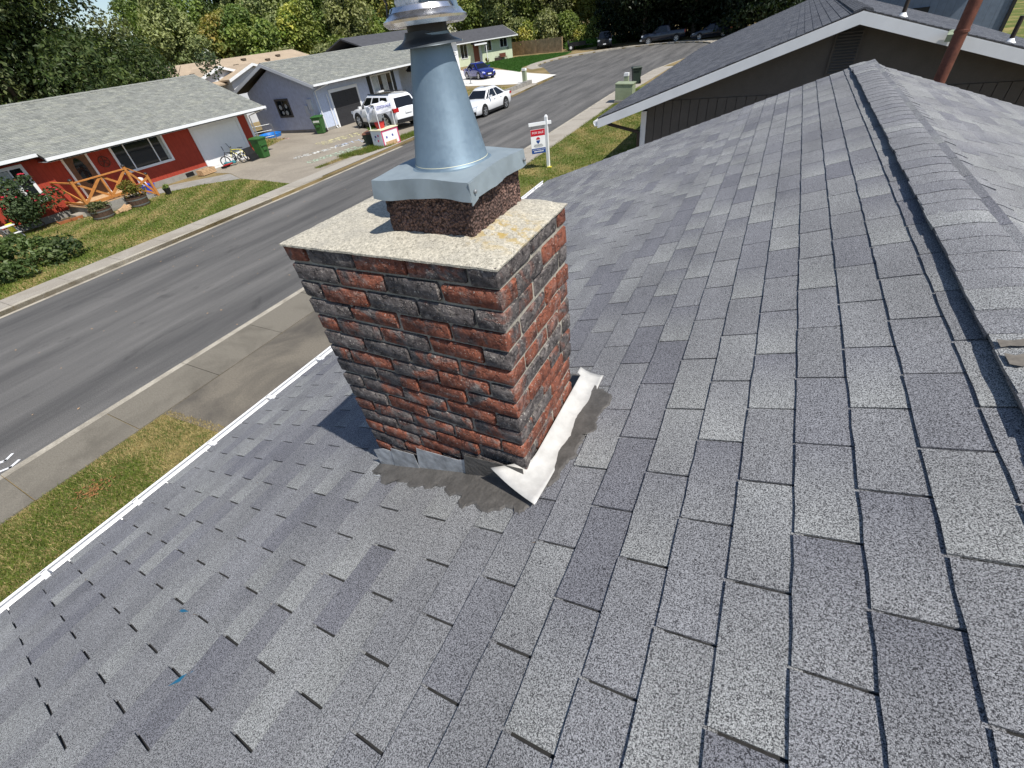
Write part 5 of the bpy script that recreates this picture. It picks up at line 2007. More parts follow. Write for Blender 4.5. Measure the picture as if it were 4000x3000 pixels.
t = car('white_crossover', 'white crossover with black roof rails parked before the dark garage door', 'car', (-22.6, 25.15, .13), math.pi - .30, sv, M['car_white'])
t.scale = (1.1, 1.08, 1.06)


def pickup_spec(cap=False):
    b = [(2.75, .45, .75, .80, .80), (2.65, .40, 1.0, .92, 1.04), (2.2, .38, 1.10, .98, 1.15), (1.3, .38, 1.14, .99, 1.20), (0.4, .38, 1.16, .99, 1.18), (-.8, .38, 1.18, .99, 1.18), (-1.0, .38, 1.22, .99, 1.2), (-2.4, .40, 1.22, .98, 1.2), (-2.8, .46, 1.2, .94, 1.16)]
    bits = [('headlight', 'lamp_glass', [(2.45, 2.7, .62, .93, .86, 1.04), (2.45, 2.7, -.93, -.62, .86, 1.04)]), ('grille', 'black', [(2.5, 2.76, -.6, .6, .62, 1.02)]),
            ('bumper', 'rim' if not cap else 'black', [(2.6, 2.86, -.95, .95, .44, .62)]), ('number_plate', 'white', [(2.861, 2.87, -.2, .2, .48, .6)]),
            ('tail_light', 'tail', [(-2.81, -2.7, .78, .96, .86, 1.2), (-2.81, -2.7, -.96, -.78, .86, 1.2)]),
            ('bed_liner', 'black', [(-2.7, -1.05, -.82, .82, 1.2, 1.235)])]
    return dict(body=b, cabin=(1.3, .55, -.75, -.95, 1.16, 1.82, .9, .74), cuts=(0, .48, .95), wheels=(1.75, -1.75), wy=.99, R=.41, handles=(.15, -.6), spokes=6, bits=bits, rim=M['dark'] if cap else M['rim'])


car('black_pickup', 'black pickup seen from the front in the shade at the street end', 'pickup', (-23.0, 75.0, .12), math.atan2(-.95, .29) + .0, pickup_spec(True), M['car_black'])
car('navy_pickup', 'dark navy pickup seen from the side in shade under dark trees', 'pickup', (-14.6, 73.6, .02), math.pi + .12, pickup_spec(), M['car_navy'])
S = sedan_spec()
car('dark_sedan', 'dark car half hidden behind the neighbour roof at the street end', 'car', (-8.4, 71.5, .1), math.pi + .2, S, M['car_navy'])

# small black utility trailer
tr = thing('utility_trailer', 'small black utility trailer with white wheel by the wood fence', 'trailer', (-27.6, 76.4, .12), .25)
MB().box(-1.2, 1.2, -.55, .55, .5, .58).build('bed', M['dark'], tr)
for a in (-.55, .53): MB().box(-1.2, 1.2, a, a + .03, .58, .95).build('side_rail', M['black'], tr)
MB().bar((1.2, 0, .52), (2.3, 0, .45), .09, .09).build('drawbar', M['dark'], tr)
for s in (1, -1):
    w = MB().lathe([(.16, -.1), (.36, -.1), (.38, -.05), (.38, .05), (.36, .1), (.16, .1)], (-.9, s * .72, .38), 20, 'y').build('wheel', M['tyre'], tr, smooth=True)
    MB().lathe([(.0005, s * .1), (.2, s * .1), (.22, s * .08)], (-.9, s * .72, .38), 14, 'y').build('rim', M['white'], w)
w = MB().lathe([(.18, -.1), (.37, -.1), (.39, -.05), (.39, .05), (.37, .1), (.18, .1)], (-1.35, -.1, .85), 20, 'x').build('spare_wheel', M['tyre'], tr, smooth=True)
MB().lathe([(.0005, -.08), (.22, -.08), (.24, -.05)], (-1.36, -.1, .85), 14, 'x').build('rim', M['white'], w)

# ------------------------------------------------------------------ trees
HD = {-200: (-.965, .261), -100: (-.958, .286), 0: (-.950, .312), 200: (-.931, .366), 400: (-.906, .423), 600: (-.875, .484), 800: (-.837, .547), 1000: (-.791, .612), 1200: (-.737, .676), 1400: (-.674, .738),
      1600: (-.604, .797), 1800: (-.528, .849), 2000: (-.448, .894), 2200: (-.365, .931), 2400: (-.282, .959), 2600: (-.201, .98), 2800: (-.123, .992), 3000: (-.05, .999), 3200: (.018, 1), 3600: (.137, .991), 4000: (.234, .972)}
_kx = sorted(HD)
BEAR = [math.atan2(HD[k][0], HD[k][1]) for k in _kx]


def spot(c, R):
    """a place on the ground: bearing index c (see table), R metres from the viewpoint"""
    a = float(np.interp(c, _kx, BEAR))
    return CAM.x + R * math.sin(a), CAM.y + R * math.cos(a)


rows = []
kk = ['tall_dark', 'tall_mid', 'tall_dark', 'tall_olive', 'tall_mid', 'conifer', 'tall_dark', 'tall_mid']
c = 700
i = 0
while c < 2990:
    rows.append(('A', c, 103 + rng.uniform(-4, 5), kk[i % 8], rng.uniform(1.05, 1.3)))
    c += rng.uniform(88, 112)
    i += 1
kb_ = ['mid', 'tall_olive', 'yellow', 'tall_mid', 'tall_olive', 'mid', 'yellow']
c = 340
i = 0
while c < 1760:
    s = rng.uniform(.52, .60) if c < 590 else rng.uniform(.85, 1.05)
    kn = kb_[i % 7]
    if c < 590: kn = ['tall_olive', 'tall_olive', 'tall_mid'][i % 3]
    rows.append(('B', c, 84 + rng.uniform(-3, 4), kn, s))
    c += rng.uniform(85, 115)
    i += 1
for c, R, kn, s in ((1850, 97, 'tall_mid', .95), (1960, 95, 'tall_olive', .9), (2060, 96, 'mid', 1.05), (2150, 95, 'tall_olive', .85), (2250, 97, 'yellow', .95), (2330, 94, 'mid', .9)):
    rows.append(('B', c, R, kn, s))
nA = nB = 0
for (rw, c, R, kn, s) in sorted(rows, key=lambda q: q[1]):
    x, yy = spot(c, R)
    col = {'tall_dark': 'dark green', 'tall_mid': 'mid green', 'tall_olive': 'olive green', 'conifer': 'blackish conifer', 'yellow': 'yellow green', 'mid': 'leafy green'}[kn]
    if rw == 'A':
        lb = 'tall %s tree, %s from the left in the rear row on the skyline' % (col, ORD[nA]); nA += 1
        plant_tree('forest_tree', kn, lb, 'tree', x, yy, s, group='tall trees on the skyline')
    else:
        lb = '%s tree, %s from the left in the front row behind the houses' % (col, ORD[nB]); nB += 1
        plant_tree('broadleaf_tree', kn, lb, 'tree', x, yy, s, group='trees in front of the skyline wood')
nC = 0
for c, R, kn, s in ((640, 70, 'bush_olive', 1.0), (720, 71, 'bush_yellow', 1.1), (800, 72, 'bush_mid', 1.05), (875, 70, 'bush_olive', 1.1), (950, 72, 'bush_yellow', 1.15), (1020, 71, 'bush_mid', 1.1), (1095, 69, 'bush_olive', 1.2),
                    (1165, 70, 'bush_yellow', 1.2), (1235, 71, 'bush_olive', 1.15), (1300, 73, 'bush_mid', 1.2), (2005, 92, 'bush_olive', 1.1), (2075, 91, 'bush_yellow', 1.2), (2150, 91, 'bush_olive', 1.2), (2220, 90, 'bush_mid', 1.0),
                    (2290, 88, 'bush_yellow', .8), (2345, 88, 'bush_mid', .8)):
    x, yy = spot(c, R)
    plant_tree('bush', kn, '%s bush, %s from the left in the row below the trees' % ({'bush_olive': 'olive', 'bush_yellow': 'yellow green', 'bush_mid': 'green'}[kn], ORD[nC]), 'bush', x, yy, s, group='bushes below the trees')
    nC += 1
# dark conifers that shade the end of the street
for k, (x, yy, s) in enumerate(((-18.5, 79.5, 1.0), (-13.0, 80.0, 1.15), (-7.5, 78.0, 1.1), (-2.5, 76.0, 1.15), (-3.0, 70.0, .95), (-10.2, 84, 1.3), (-16, 86, 1.3), (-22.8, 84.5, 1.1), (1.5, 80, 1.2), (-11.2, 76.2, 1.0), (-17.8, 76.6, 1.05), (-6.0, 74.5, 1.1))):
    plant_tree('cedar_tree', 'cedar_high' if k > 8 else 'conifer', 'very dark drooping cedar, %s of the group shading the street end' % ORD[k], 'tree', x, yy, s, group='dark cedars at the street end')

# big near tree behind the red house with its own larger leaves
def big_tree(nm, label, loc, lobes, n, size, cols, mat, seed, th, tr_):
    t = thing(nm, label, 'tree', (*loc, .05))
    cs = [q[:3] for q in lobes]; rs = [q[3] for q in lobes]
    link('crown', leaf_cloud('crown', cs, rs, n, size, cols, mat, seed), t)
    link('trunk', trunk_mesh(th, tr_, seed, 7, 3.0), t)
    return t


r = random.Random(77)
NTR = [(.034, .060, .017), (.06, .095, .026), (.018, .034, .011), (.10, .14, .038), (.15, .175, .065)]
lob = [(r.gauss(0, 2.6), r.gauss(0, 2.6), r.uniform(2.8, 14), r.uniform(1.0, 2.1)) for _ in range(60)]
x, yy = spot(60, 43)
big_tree('maple_tree', 'large dark leafy tree behind the red house at the left edge', (x, yy), lob, 26000, .125, NTR, M['leaf'], 301, 9, .35)
lob = [(r.gauss(0, 2.0), r.gauss(0, 2.0), r.uniform(2.2, 11.5), r.uniform(.9, 1.7)) for _ in range(46)]
x, yy = spot(235, 45)
big_tree('maple_tree', 'dark drooping leafy tree behind the middle of the red house roof', (x, yy), lob, 20000, .125, NTR, M['leaf'], 302, 8, .3)
lob = [(r.gauss(0, 2.2), r.gauss(0, 2.2), r.uniform(2.2, 6.6), r.uniform(.8, 1.4)) for _ in range(36)]
x, yy = spot(395, 45)
big_tree('maple_tree', 'shorter leafy tree next to the glossy laurel behind the red house', (x, yy), lob, 15000, .12, NTR, M['leaf'], 303, 5, .22)
lob = [(r.gauss(0, 2.6), r.gauss(0, 2.6), r.uniform(2.8, 15), r.uniform(1.2, 2.2)) for _ in range(50)]
x, yy = spot(-110, 44)
big_tree('maple_tree', 'leafy tree cut off by the left edge of the picture', (x, yy), lob, 16000, .14, NTR, M['leaf'], 304, 9, .35)
lob = [(r.gauss(0, 1.5), r.gauss(0, 1.5), r.uniform(1.2, 4.9), r.uniform(.5, .95)) for _ in range(32)]
x, yy = spot(545, 47)
big_tree('laurel_bush', 'glossy dark laurel rising over the end of the red house ridge', (x, yy), lob, 9000, .105, [(.03, .055, .022), (.05, .08, .03), (.02, .038, .015), (.09, .12, .06)], M['leaf_gloss'], 305, 2.5, .12)
t = bpy.data.objects[-1]

# columnar cypress by the green house driveway
t = thing('cypress', 'slim columnar cypress beside the metal vent cone, before the blue sedan', 'tree', (-27.5, 41.6, .1))
cs = [(rng.uniform(-.12, .12), rng.uniform(-.12, .12), .3 + .17 * k) for k in range(22)]
link('crown', leaf_cloud('crown', cs, [.42 * (1 - (k / 23) ** 1.8) + .08 for k in range(22)], 3200, .09, DKG, M['leaf'], 401, up=.6), t)
link('trunk', trunk_mesh(1.5, .06, 402, 0), t)

# rose bush, garden shrub, barrels and the rest of the red house front
t = thing('rose_bush', 'green rose bush full of red blooms against the red siding', 'bush', (-26.4, 6.35, .12))
lob = [(rng.gauss(0, .28), rng.gauss(0, .42), rng.uniform(.5, 1.75), rng.uniform(.25, .42)) for _ in range(22)]
link('foliage', leaf_cloud('foliage', [q[:3] for q in lob], [q[3] for q in lob], 4200, .06, [(.045, .085, .03), (.07, .12, .045), (.03, .055, .02), (.10, .15, .07)], M['leaf'], 411), t)
link('stem', trunk_mesh(.9, .03, 412, 6, .4), t)
mb = MB()
for k in range(70):
    q = lob[rng.randrange(22)]
    a, b = rng.uniform(0, 6.28), rng.uniform(-.1, 1.4)
    p = Vector((q[0] + q[3] * 1.02 * math.cos(a) * math.cos(b), q[1] + q[3] * 1.02 * math.sin(a) * math.cos(b), q[2] + q[3] * math.sin(b)))
    if p.z < .8: continue
    s = rng.uniform(.045, .075)
    mb.lathe([(.001, -s * .6), (s * .8, -s * .3), (s, .1 * s), (s * .6, .5 * s), (.001, .35 * s)], p, 7)
stuff(mb.build('bloom', M['rose'], t))

t = thing('garden_shrub', 'low spreading green shrub on the lawn at the left edge', 'shrub', (-20.9, 2.9, .12))
lob = [(rng.gauss(0, .75), rng.gauss(0, 1.0), rng.uniform(.1, .75), rng.uniform(.25, .5)) for _ in range(26)]
link('foliage', leaf_cloud('foliage', [q[:3] for q in lob], [q[3] for q in lob], 5200, .075, [(.06, .10, .03), (.09, .14, .04), (.035, .06, .02), (.12, .16, .06)], M['leaf'], 421), t)
link('stem', trunk_mesh(.5, .03, 422, 5, .5), t)


def barrel(loc, label, cols, tall):
    t = thing('barrel_planter', label, 'planter', loc)
    R0, H = .42, .42
    for k in range(18):
        a0, a1 = 2 * math.pi * k / 18 + .012, 2 * math.pi * (k + 1) / 18 - .012
        am = (a0 + a1) / 2
        mb = MB()
        q = []
        for z, rr_ in ((0, R0 * .9), (H, R0)):
            q.append([(math.cos(a0) * rr_, math.sin(a0) * rr_, z), (math.cos(a1) * rr_, math.sin(a1) * rr_, z), (math.cos(a1) * (rr_ - .03), math.sin(a1) * (rr_ - .03), z), (math.cos(a0) * (rr_ - .03), math.sin(a0) * (rr_ - .03), z)])
        mb.hexa(q[0][::-1] + q[1][::-1])
        mb.build('stave', M['barrel'], t)
    for z in (.07, .30): MB().lathe([(R0 * .9 + .1 * R0 * z / H + .004, z), (R0 * .9 + .1 * R0 * (z + .05) / H + .006, z + .05)], (0, 0, 0), 28).build('hoop', M['hoop'], t)
    MB().lathe([(.0005, .36), (R0 * .96, .36)], (0, 0, 0), 18).build('soil', M['bark'], t)
    lob = [(rng.gauss(0, .17), rng.gauss(0, .17), .42 + rng.uniform(0, tall), rng.uniform(.10, .2)) for _ in range(14)]
    link('foliage', leaf_cloud('foliage', [q[:3] for q in lob], [q[3] for q in lob], 900, .05, cols, M['leaf'], rng.randrange(999)), t)


barrel((-24.3, 7.78, .12), 'half barrel planter with dull green heather beside the split log', [(.07, .09, .03), (.10, .12, .045), (.12, .11, .05)], .12)
barrel((-24.25, 9.3, .12), 'half barrel planter with yellow green plant at the porch steps', [(.20, .21, .04), (.14, .17, .035), (.25, .20, .04)], .55)
mb = MB()
for k in range(5):
    a = rng.uniform(-.3, .3)
    mb.bar((-24.2 + rng.uniform(-.1, .1), 8.25 + k * .07, .16 + .05 * (k % 2)), (-24.1 + rng.uniform(-.1, .1), 8.62 + k * .06, .22 + .07 * (k % 3)), .14, .1)
tag(mb.build('split_log', M['tan_wood'], None, origin=(-24.15, 8.45, .12)), 'pale split log lying on grass between the two barrel planters', 'log')
t = thing('plant_pot', 'small black plant pot on the grass by the porch steps', 'pot', (-24.6, 10.85, .12))
MB().lathe([(.11, 0), (.15, .24), (.16, .24), (.16, .27), (.13, .27), (.13, .2), (.001, .2)], (0, 0, 0), 14).build('pot', M['black'], t)
link('plant', leaf_cloud('plant', [(0, 0, .3), (.06, .03, .36), (-.05, .04, .34)], [.12, .1, .1], 160, .04, MDG, M['leaf'], 431), t)
t = thing('storage_tub', 'bright blue plastic tub beside the porch steps', 'tub', (-26.3, 10.8, .12), .2)
MB().hexa([(-.2, -.28, 0), (.2, -.28, 0), (.2, .28, 0), (-.2, .28, 0), (-.24, -.33, .36), (.24, -.33, .36), (.24, .33, .36), (-.24, .33, .36)]).build('body', M['blue_box'], t)
MB().box(-.26, .26, -.35, .35, .361, .40).build('rim', M['blue_box'], t)
MB().hexa([(-.15, -.1, .4), (.1, -.1, .4), (.1, .1, .4), (-.15, .1, .4), (-.12, -.08, .75), (.07, -.08, .72), (.07, .08, .72), (-.12, .08, .75)]).build('jug', M['white'], t)
for k, (x, yy) in enumerate(((-25.9, 6.9), (-25.85, 7.35))):
    t = thing('terracotta_dish', '%s orange terracotta trough lying by the rose bush' % ('left' if k == 0 else 'right'), 'trough', (x, yy, .12), 1.4, 'terracotta troughs by the rose')
    MB().hexa([(-.2, -.08, 0), (.2, -.08, 0), (.2, .08, 0), (-.2, .08, 0), (-.24, -.12, .13), (.24, -.12, .13), (.24, .12, .13), (-.24, .12, .13)]).build('trough', M['terra'], t)
    MB().box(-.21, .21, -.09, .09, .131, .135).build('soil', M['bark'], t)
MB_ = MB().box(-26.3, -25.75, 7.35, 8.0, .12, .30)
tag(MB_.build('paving_block', M['walk_far'], None, origin=(-26, 7.7, .12)), 'pale concrete block lying between rose bush and porch', 'block')
t = thing('step_stool', 'grey folding step stool standing against the red siding at left', 'stool', (-25.75, 5.05, .12), .3)
for s in (-.22, .22):
    MB().bar((-.25, s, 0), (.02, s, .55), .03).build('leg', M['hoop'], t)
    MB().bar((.3, s, 0), (.05, s, .55), .03).build('leg', M['hoop'], t)
MB().box(-.1, .2, -.24, .24, .55, .58).build('top_step', M['white'], t)
MB().box(.12, .3, -.22, .22, .27, .29).build('step', M['white'], t)
MB().box(-.02, .0, .05, .3, .3, .62).build('tray', M['yellow'], t)
t = thing('orange_board', 'small orange plywood board leaning on the red siding at left', 'board', (-26.75, 4.75, .12), .0)
MB().hexa([(.1, -.25, .02), (.13, -.25, .02), (.13, .25, .02), (.1, .25, .02), (-.22, -.25, .62), (-.19, -.25, .62), (-.19, .25, .62), (-.22, .25, .62)]).build('board', M['tan_wood'], t)

# garage front of the red house: bikes, board, bins, toys
def wheelie_bin(loc, rot, label, mat, marks=None, tall=1.05):
    t = thing('wheelie_bin', label, 'bin', loc, rot, 'wheelie bins')
    w0, w1, d0, d1, H = .23, .30, .25, .36, tall - .1
    MB().hexa([(-d0, -w0, .03), (d0, -w0, .03), (d0, w0, .03), (-d0, w0, .03), (-d0 - .02, -w1, H), (d1, -w1, H), (d1, w1, H), (-d0 - .02, w1, H)]).build('body', mat, t)
    MB().box(-d0 - .05, d1 + .03, -w1 - .03, w1 + .03, H + .001, H + .05).build('rim', mat, t)
    lid = MB().hexa([(-d0 - .06, -w1 - .04, H + .051), (d1 + .05, -w1 - .04, H + .051), (d1 + .05, w1 + .04, H + .051), (-d0 - .06, w1 + .04, H + .051),
                     (-d0, -w1 + .03, H + .12), (d1 - .08, -w1 + .03, H + .10), (d1 - .08, w1 - .03, H + .10), (-d0, w1 - .03, H + .12)]).build('lid', mat, t)
    MB().bar((-d0 - .10, -w1 + .05, H + .02), (-d0 - .10, w1 - .05, H + .02), .035).build('handle', mat, t)
    MB().box(d0 + .02, d0 + .13, -w1 + .08, w1 - .08, H - .32, H - .26).build('grip_bar', mat, t)
    MB().box(d0 - .01, d0 + .10, -.12, .12, H - .55, H - .40).build('grip_bar', mat, t)
    for s in (1, -1):
        w = MB().lathe([(.02, -.03), (.12, -.03), (.13, 0), (.12, .03), (.02, .03)], (-d0 - .02, s * (w0 + .02), .13), 16, 'y').build('wheel', M['black'], t)
    return t


b1 = wheelie_bin((-25.7, 17.35, .13), .1, 'green wheelie bin by the white garage door of the red house', M['bin_green'])
b2 = wheelie_bin((-27.25, 23.55, .135), -1.2, 'green wheelie bin with white scrawl at the blue house corner', M['bin_green'])
mb = MB()
for k in range(9):
    a = -.22 + .05 * k
    mb.hexa([(.30, a, .62), (.30, a + .035, .62), (.30, a + .035, .60), (.30, a, .60), (.352, a, .78 + rng.uniform(0, .06)), (.352, a + .035, .80), (.35, a + .035, .62), (.35, a, .62)])
mb.build('scrawl', M['chalk_w'], b2)
b3 = wheelie_bin((-8.65, 36.4, .135), 2.0, 'dark green wheelie bin on the near sidewalk down the street', M['bin_dark'], tall=1.0)


def bicycle(loc, rot, label, frame, lean, R=.26, rim='dark', small=False):
    t = thing('bicycle', label, 'bicycle', loc, rot, 'bicycles before the garage')
    t.rotation_euler = (lean, 0, rot)
    wb = .92
    for k, x in enumerate((0, wb)):
        w = MB().lathe([(R - .05, -.02), (R, -.026), (R + .006, 0), (R, .026), (R - .05, .02)], (x, 0, R), 22, 'y').build('wheel', M['tyre'], t)
        mb = MB()
        for s in range(6):
            a = s * math.pi / 3
            mb.bar((x, 0, R), (x + (R - .04) * math.cos(a), 0, R + (R - .04) * math.sin(a)), .03 if rim == 'white' else .012, .012, up=(0, 1, 0))
        mb.build('spokes', M['white'] if rim == 'white' else M['rim'], w)
    bb, st, hd = (.38, 0, R + .02), (.28, 0, .62), (.78, 0, .66)
    mb = MB()
    for a, b in ((bb, st), (st, hd), (bb, (.80, 0, .58)), (bb, (0, 0, R)), (st, (0, 0, R))): mb.tube([a, b], .017, 7)
    mb.build('frame', frame, t)
    MB().tube([(wb, 0, R), (.83, 0, .55), (.77, 0, .72)], .016, 7).build('fork', frame, t)
    MB().tube([(.80, .33, .98), (.78, .26, .96), (.77, .10, .78), (.77, -.10, .78), (.78, -.26, .96), (.80, -.33, .98)], .014, 7).build('handlebar', M['black'], t)
    MB().hexa([(.13, -.07, .67), (.40, -.03, .69), (.40, .03, .69), (.13, .07, .67), (.13, -.07, .71), (.40, -.02, .72), (.40, .02, .72), (.13, .07, .71)]).build('saddle', M['black'], t)
    mb = MB().lathe([(.001, -.005), (.09, -.005), (.09, .005), (.001, .005)], (bb[0], .04, bb[2]), 12, 'y')
    mb.bar((bb[0], .06, bb[2]), (bb[0] + .1, .06, bb[2] - .13), .02); mb.box(bb[0] + .06, bb[0] + .15, .05, .13, bb[2] - .15, bb[2] - .125)
    mb.build('crank', M['dark'], t)
    return t


bicycle((-26.05, 16.25, .13), -2.1, 'black bicycle leaning before the white garage door', M['black'], .12)
bicycle((-26.3, 16.75, .13), -2.5, 'yellow framed bicycle with white wheel spokes beside the dark board', M['yellow'], .15, rim='white')
t = thing('dark_board', 'flat dark grey panel leaning beside the green bin and bicycles', 'board', (-25.95, 16.75, .13), .2)
MB().hexa([(.20, -.34, .01), (.235, -.34, .01), (.235, .34, .01), (.20, .34, .01), (-.14, -.34, .66), (-.105, -.34, .66), (-.105, .34, .66), (-.14, .34, .66)]).build('panel', M['dark'], t)
MB().hexa([(.222, -.30, .08), (.228, -.30, .08), (.228, .30, .08), (.222, .30, .08), (.10, -.30, .34), (.106, -.30, .34), (.106, .30, .34), (.10, .30, .34)]).build('patch', M['black'], t)
t = thing('scooter_heap', 'heap of red folded scooters before the white garage door', 'scooters', (-26.35, 15.35, .13), .3)
for k in range(4):
    MB().bar((-.15 + .06 * k, -.3, .06 + .03 * k), (.0 + .05 * k, .32, .10 + .05 * (k % 2)), .05, .04).build('deck', M['red_plastic'], t)
for k in range(4): MB().lathe([(.001, -.015), (.05, -.015), (.05, .015), (.001, .015)], (-.12 + .07 * k, -.34 + .02 * k, .06), 10, 'x').build('wheel', M['black'], t)
t = thing('teal_cloth', 'crumpled teal cloth lying on the red scooters', 'cloth', (-26.4, 15.6, .25))
mb = MB()
for k in range(9): mb.lathe([(.001, -.05), (.10, -.03), (.12, .02), (.06, .07), (.001, .08)], (rng.uniform(-.15, .15), rng.uniform(-.2, .2), rng.uniform(.0, .08)), 6)
mb.build('fold', M['teal_cloth'], t, smooth='all')
t = thing('wood_crate', 'low weathered wooden crate by the garage corner of red house', 'crate', (-26.35, 14.05, .13), .1)
for k in range(4): MB().box(.22, .24, -.42, .42, .02 + k * .065, .075 + k * .065).build('slat', M['tan_wood'], t)
for k in range(4): MB().box(-.22, -.2, -.42, .42, .02 + k * .065, .075 + k * .065).build('slat', M['tan_wood'], t)
MB().box(-.2, .22, -.42, -.4, .02, .27).build('end_board', M['tan_wood'], t)
MB().box(-.2, .22, .4, .42, .02, .27).build('end_board', M['tan_wood'], t)
MB().box(-.19, .21, -.39, .39, .03, .2).build('soil', M['bark'], t)
# paddling pool
t = thing('paddling_pool', 'bright blue round paddling pool at the blue house gable', 'pool', (-31.9, 22.9, .135))
MB().lathe([(.001, .01), (.62, .01), (.70, .20), (.75, .22), (.78, .20), (.72, .0), (.001, .0)], (0, 0, 0), 32).build('tub', M['blue_plastic'], t, smooth=True)
MB().lathe([(.001, .10), (.66, .10)], (0, 0, 0), 28).build('water', M['glass'], t)
# farm gate between the houses
t = thing('farm_gate', 'thin metal tube gate between the red and blue houses', 'gate', (-30.5, 20.9, .12), 1.1)
for z in (.3, .65, 1.0): MB().tube([(-1.1, 0, z), (1.0, 0, z), (1.1, 0, z - .1)], .02, 6).build('rail', M['hoop'], t)
for x in (-1.1, 0, 1.1): MB().tube([(x, 0, 0), (x, 0, 1.0)], .025, 6).build('post', M['hoop'], t)

# ------------------------------------------------------------------ lemonade stand on the blue house drive
t = thing('lemonade_stand', 'white and pink lemonade stand with cloth banner by the crossover', 'stand', (-18.25, 19.85, .14), -.12)
MB().box(-.42, .42, -.62, .62, 0, .78).build('counter', M['white_sat'], t)
MB().box(-.46, .46, -.66, .66, .781, .82).build('counter_top', M['cream'], t)
for (a, b, c, d_) in ((-.62, .62, .70, .78), (-.62, .62, .0, .05), (-.62, -.55, .05, .70), (.55, .62, .05, .70)):
    MB().box(.421, .432, a, b, c, d_).build('pink_trim', M['pink'], t)
MB().box(.421, .45, -.45, .35, .0, .22).build('tan_panel', M['tan_wood'], t)
for (yy, z, m_) in ((-.30, .42, 'letter_blue'), (.15, .45, 'letter_blue')): MB().box(.421, .426, yy - .05, yy + .05, z - .05, z + .05).build('drawing', M[m_], t)
for (x, z, m_) in ((-.1, .5, 'letter_blue'), (.12, .55, 'pink'), (.05, .3, 'pink'), (-.2, .35, 'chalk_b')): MB().box(x - .05, x + .05, -.626, -.621, z - .05, z + .05).build('drawing', M[m_], t)
for (x, yy) in ((-.38, -.56), (.38, -.56), (-.38, .56), (.38, .56)): MB().tube([(x, yy, .82), (x, yy, 1.95)], .02, 7).build('pole', M['white_sat'], t)


def cloth_sheet(p00, p10, p11, p01, mat, parent, sag=.05, n=8, nm='banner'):
    p00, p10, p11, p01 = (Vector(p) for p in (p00, p10, p11, p01))
    nr_ = (p10 - p00).cross(p01 - p00).normalized()
    vs, fs = [], []
    for a in range(n + 1):
        for b in range(n + 1):
            u, v = a / n, b / n
            p = p00.lerp(p10, u).lerp(p01.lerp(p11, u), v)
            p += nr_ * (sag * math.sin(u * 9 + v * 4) * .4 + sag * .6 * math.sin(v * 7 - u * 3)) - Vector((0, 0, sag * math.sin(math.pi * u)))
            vs.append(tuple(p))
    for a in range(n):
        for b in range(n):
            q = a * (n + 1) + b
            fs.append((q, q + n + 1, q + n + 2, q + 1))
    me = bpy.data.meshes.new(nm)
    me.from_pydata(vs, [], fs)
    me.materials.append(mat)
    me.polygons.foreach_set('use_smooth', [True] * len(fs))
    o = link(nm, me, parent)
    o.modifiers.new('thick', 'SOLIDIFY').thickness = .004
    return o


cloth_sheet((.40, -.56, 1.5), (.40, .56, 1.5), (.40, .56, 1.95), (.40, -.56, 1.95), M['cloth'], t, .03)
cloth_sheet((-.38, -.56, 1.93), (-.38, .56, 1.93), (.38, .56, 1.95), (.38, -.56, 1.95), M['cloth'], t, .05)
cloth_sheet((-.40, -.57, 1.1), (.1, -.57, 1.55), (.38, -.57, 1.93), (-.38, -.57, 1.93), M['cloth'], t, .05)
lettering(t, 'LEMONADE', .20, (.445, 0, 1.80), (0, 1, 0), (0, 0, 1), M['letter_blue'])
tc = thing('drinks_cooler', 'red drinks cooler on the lemonade stand counter', 'cooler', (-18.3, 19.7, .96))
MB().hexa([(-.14, -.16, 0), (.14, -.16, 0), (.14, .16, 0), (-.14, .16, 0), (-.17, -.2, .28), (.17, -.2, .28), (.17, .2, .28), (-.17, .2, .28)]).build('body', M['red_plastic'], tc)
MB().box(-.18, .18, -.21, .21, .281, .32).build('lid', M['red_plastic'], tc)
t = thing('rusty_wheelbarrow', 'dark tub with rusty brown top beside the lemonade stand', 'wheelbarrow', (-19.3, 19.95, .135), .4)
MB().hexa([(-.35, -.36, .05), (.35, -.36, .05), (.35, .36, .05), (-.35, .36, .05), (-.42, -.44, .58), (.42, -.44, .58), (.42, .44, .58), (-.42, .44, .58)]).build('tub', M['bin_dark'], t)
MB().hexa([(-.44, -.46, .581), (.44, -.46, .581), (.44, .46, .581), (-.44, .46, .581), (-.40, -.42, .66), (.40, -.42, .66), (.40, .42, .66), (-.40, .42, .66)]).build('lid', M['rust_lid'], t)
for z in (.18, .38): MB().tube([(-.42, -.2, z), (-.56, -.18, z), (-.58, 0, z), (-.56, .18, z), (-.42, .2, z)], .025, 6).build('handle', M['black'], t)

# chalk drawings on the driveway: strokes of chalk, flat on the concrete
def strokes(nm, polys, w, z, mat, label):
    mb = MB()
    for P in polys:
        P = [Vector((*p, z)) for p in P]
        for k in range(len(P) - 1):
            d = P[k + 1] - P[k]
            if d.length < 1e-4: continue
            n_ = Vector((-d.y, d.x, 0)).normalized() * w * rng.uniform(.35, .6)
            e_2 = d.normalized() * w * .3
            mb.face([P[k] - n_ - e_2, P[k + 1] - n_ + e_2, P[k + 1] + n_ + e_2, P[k] + n_ - e_2])
    o = mb.build(nm, mat)
    return tag(o, label, 'chalk writing', 'chalk writing on the driveway')


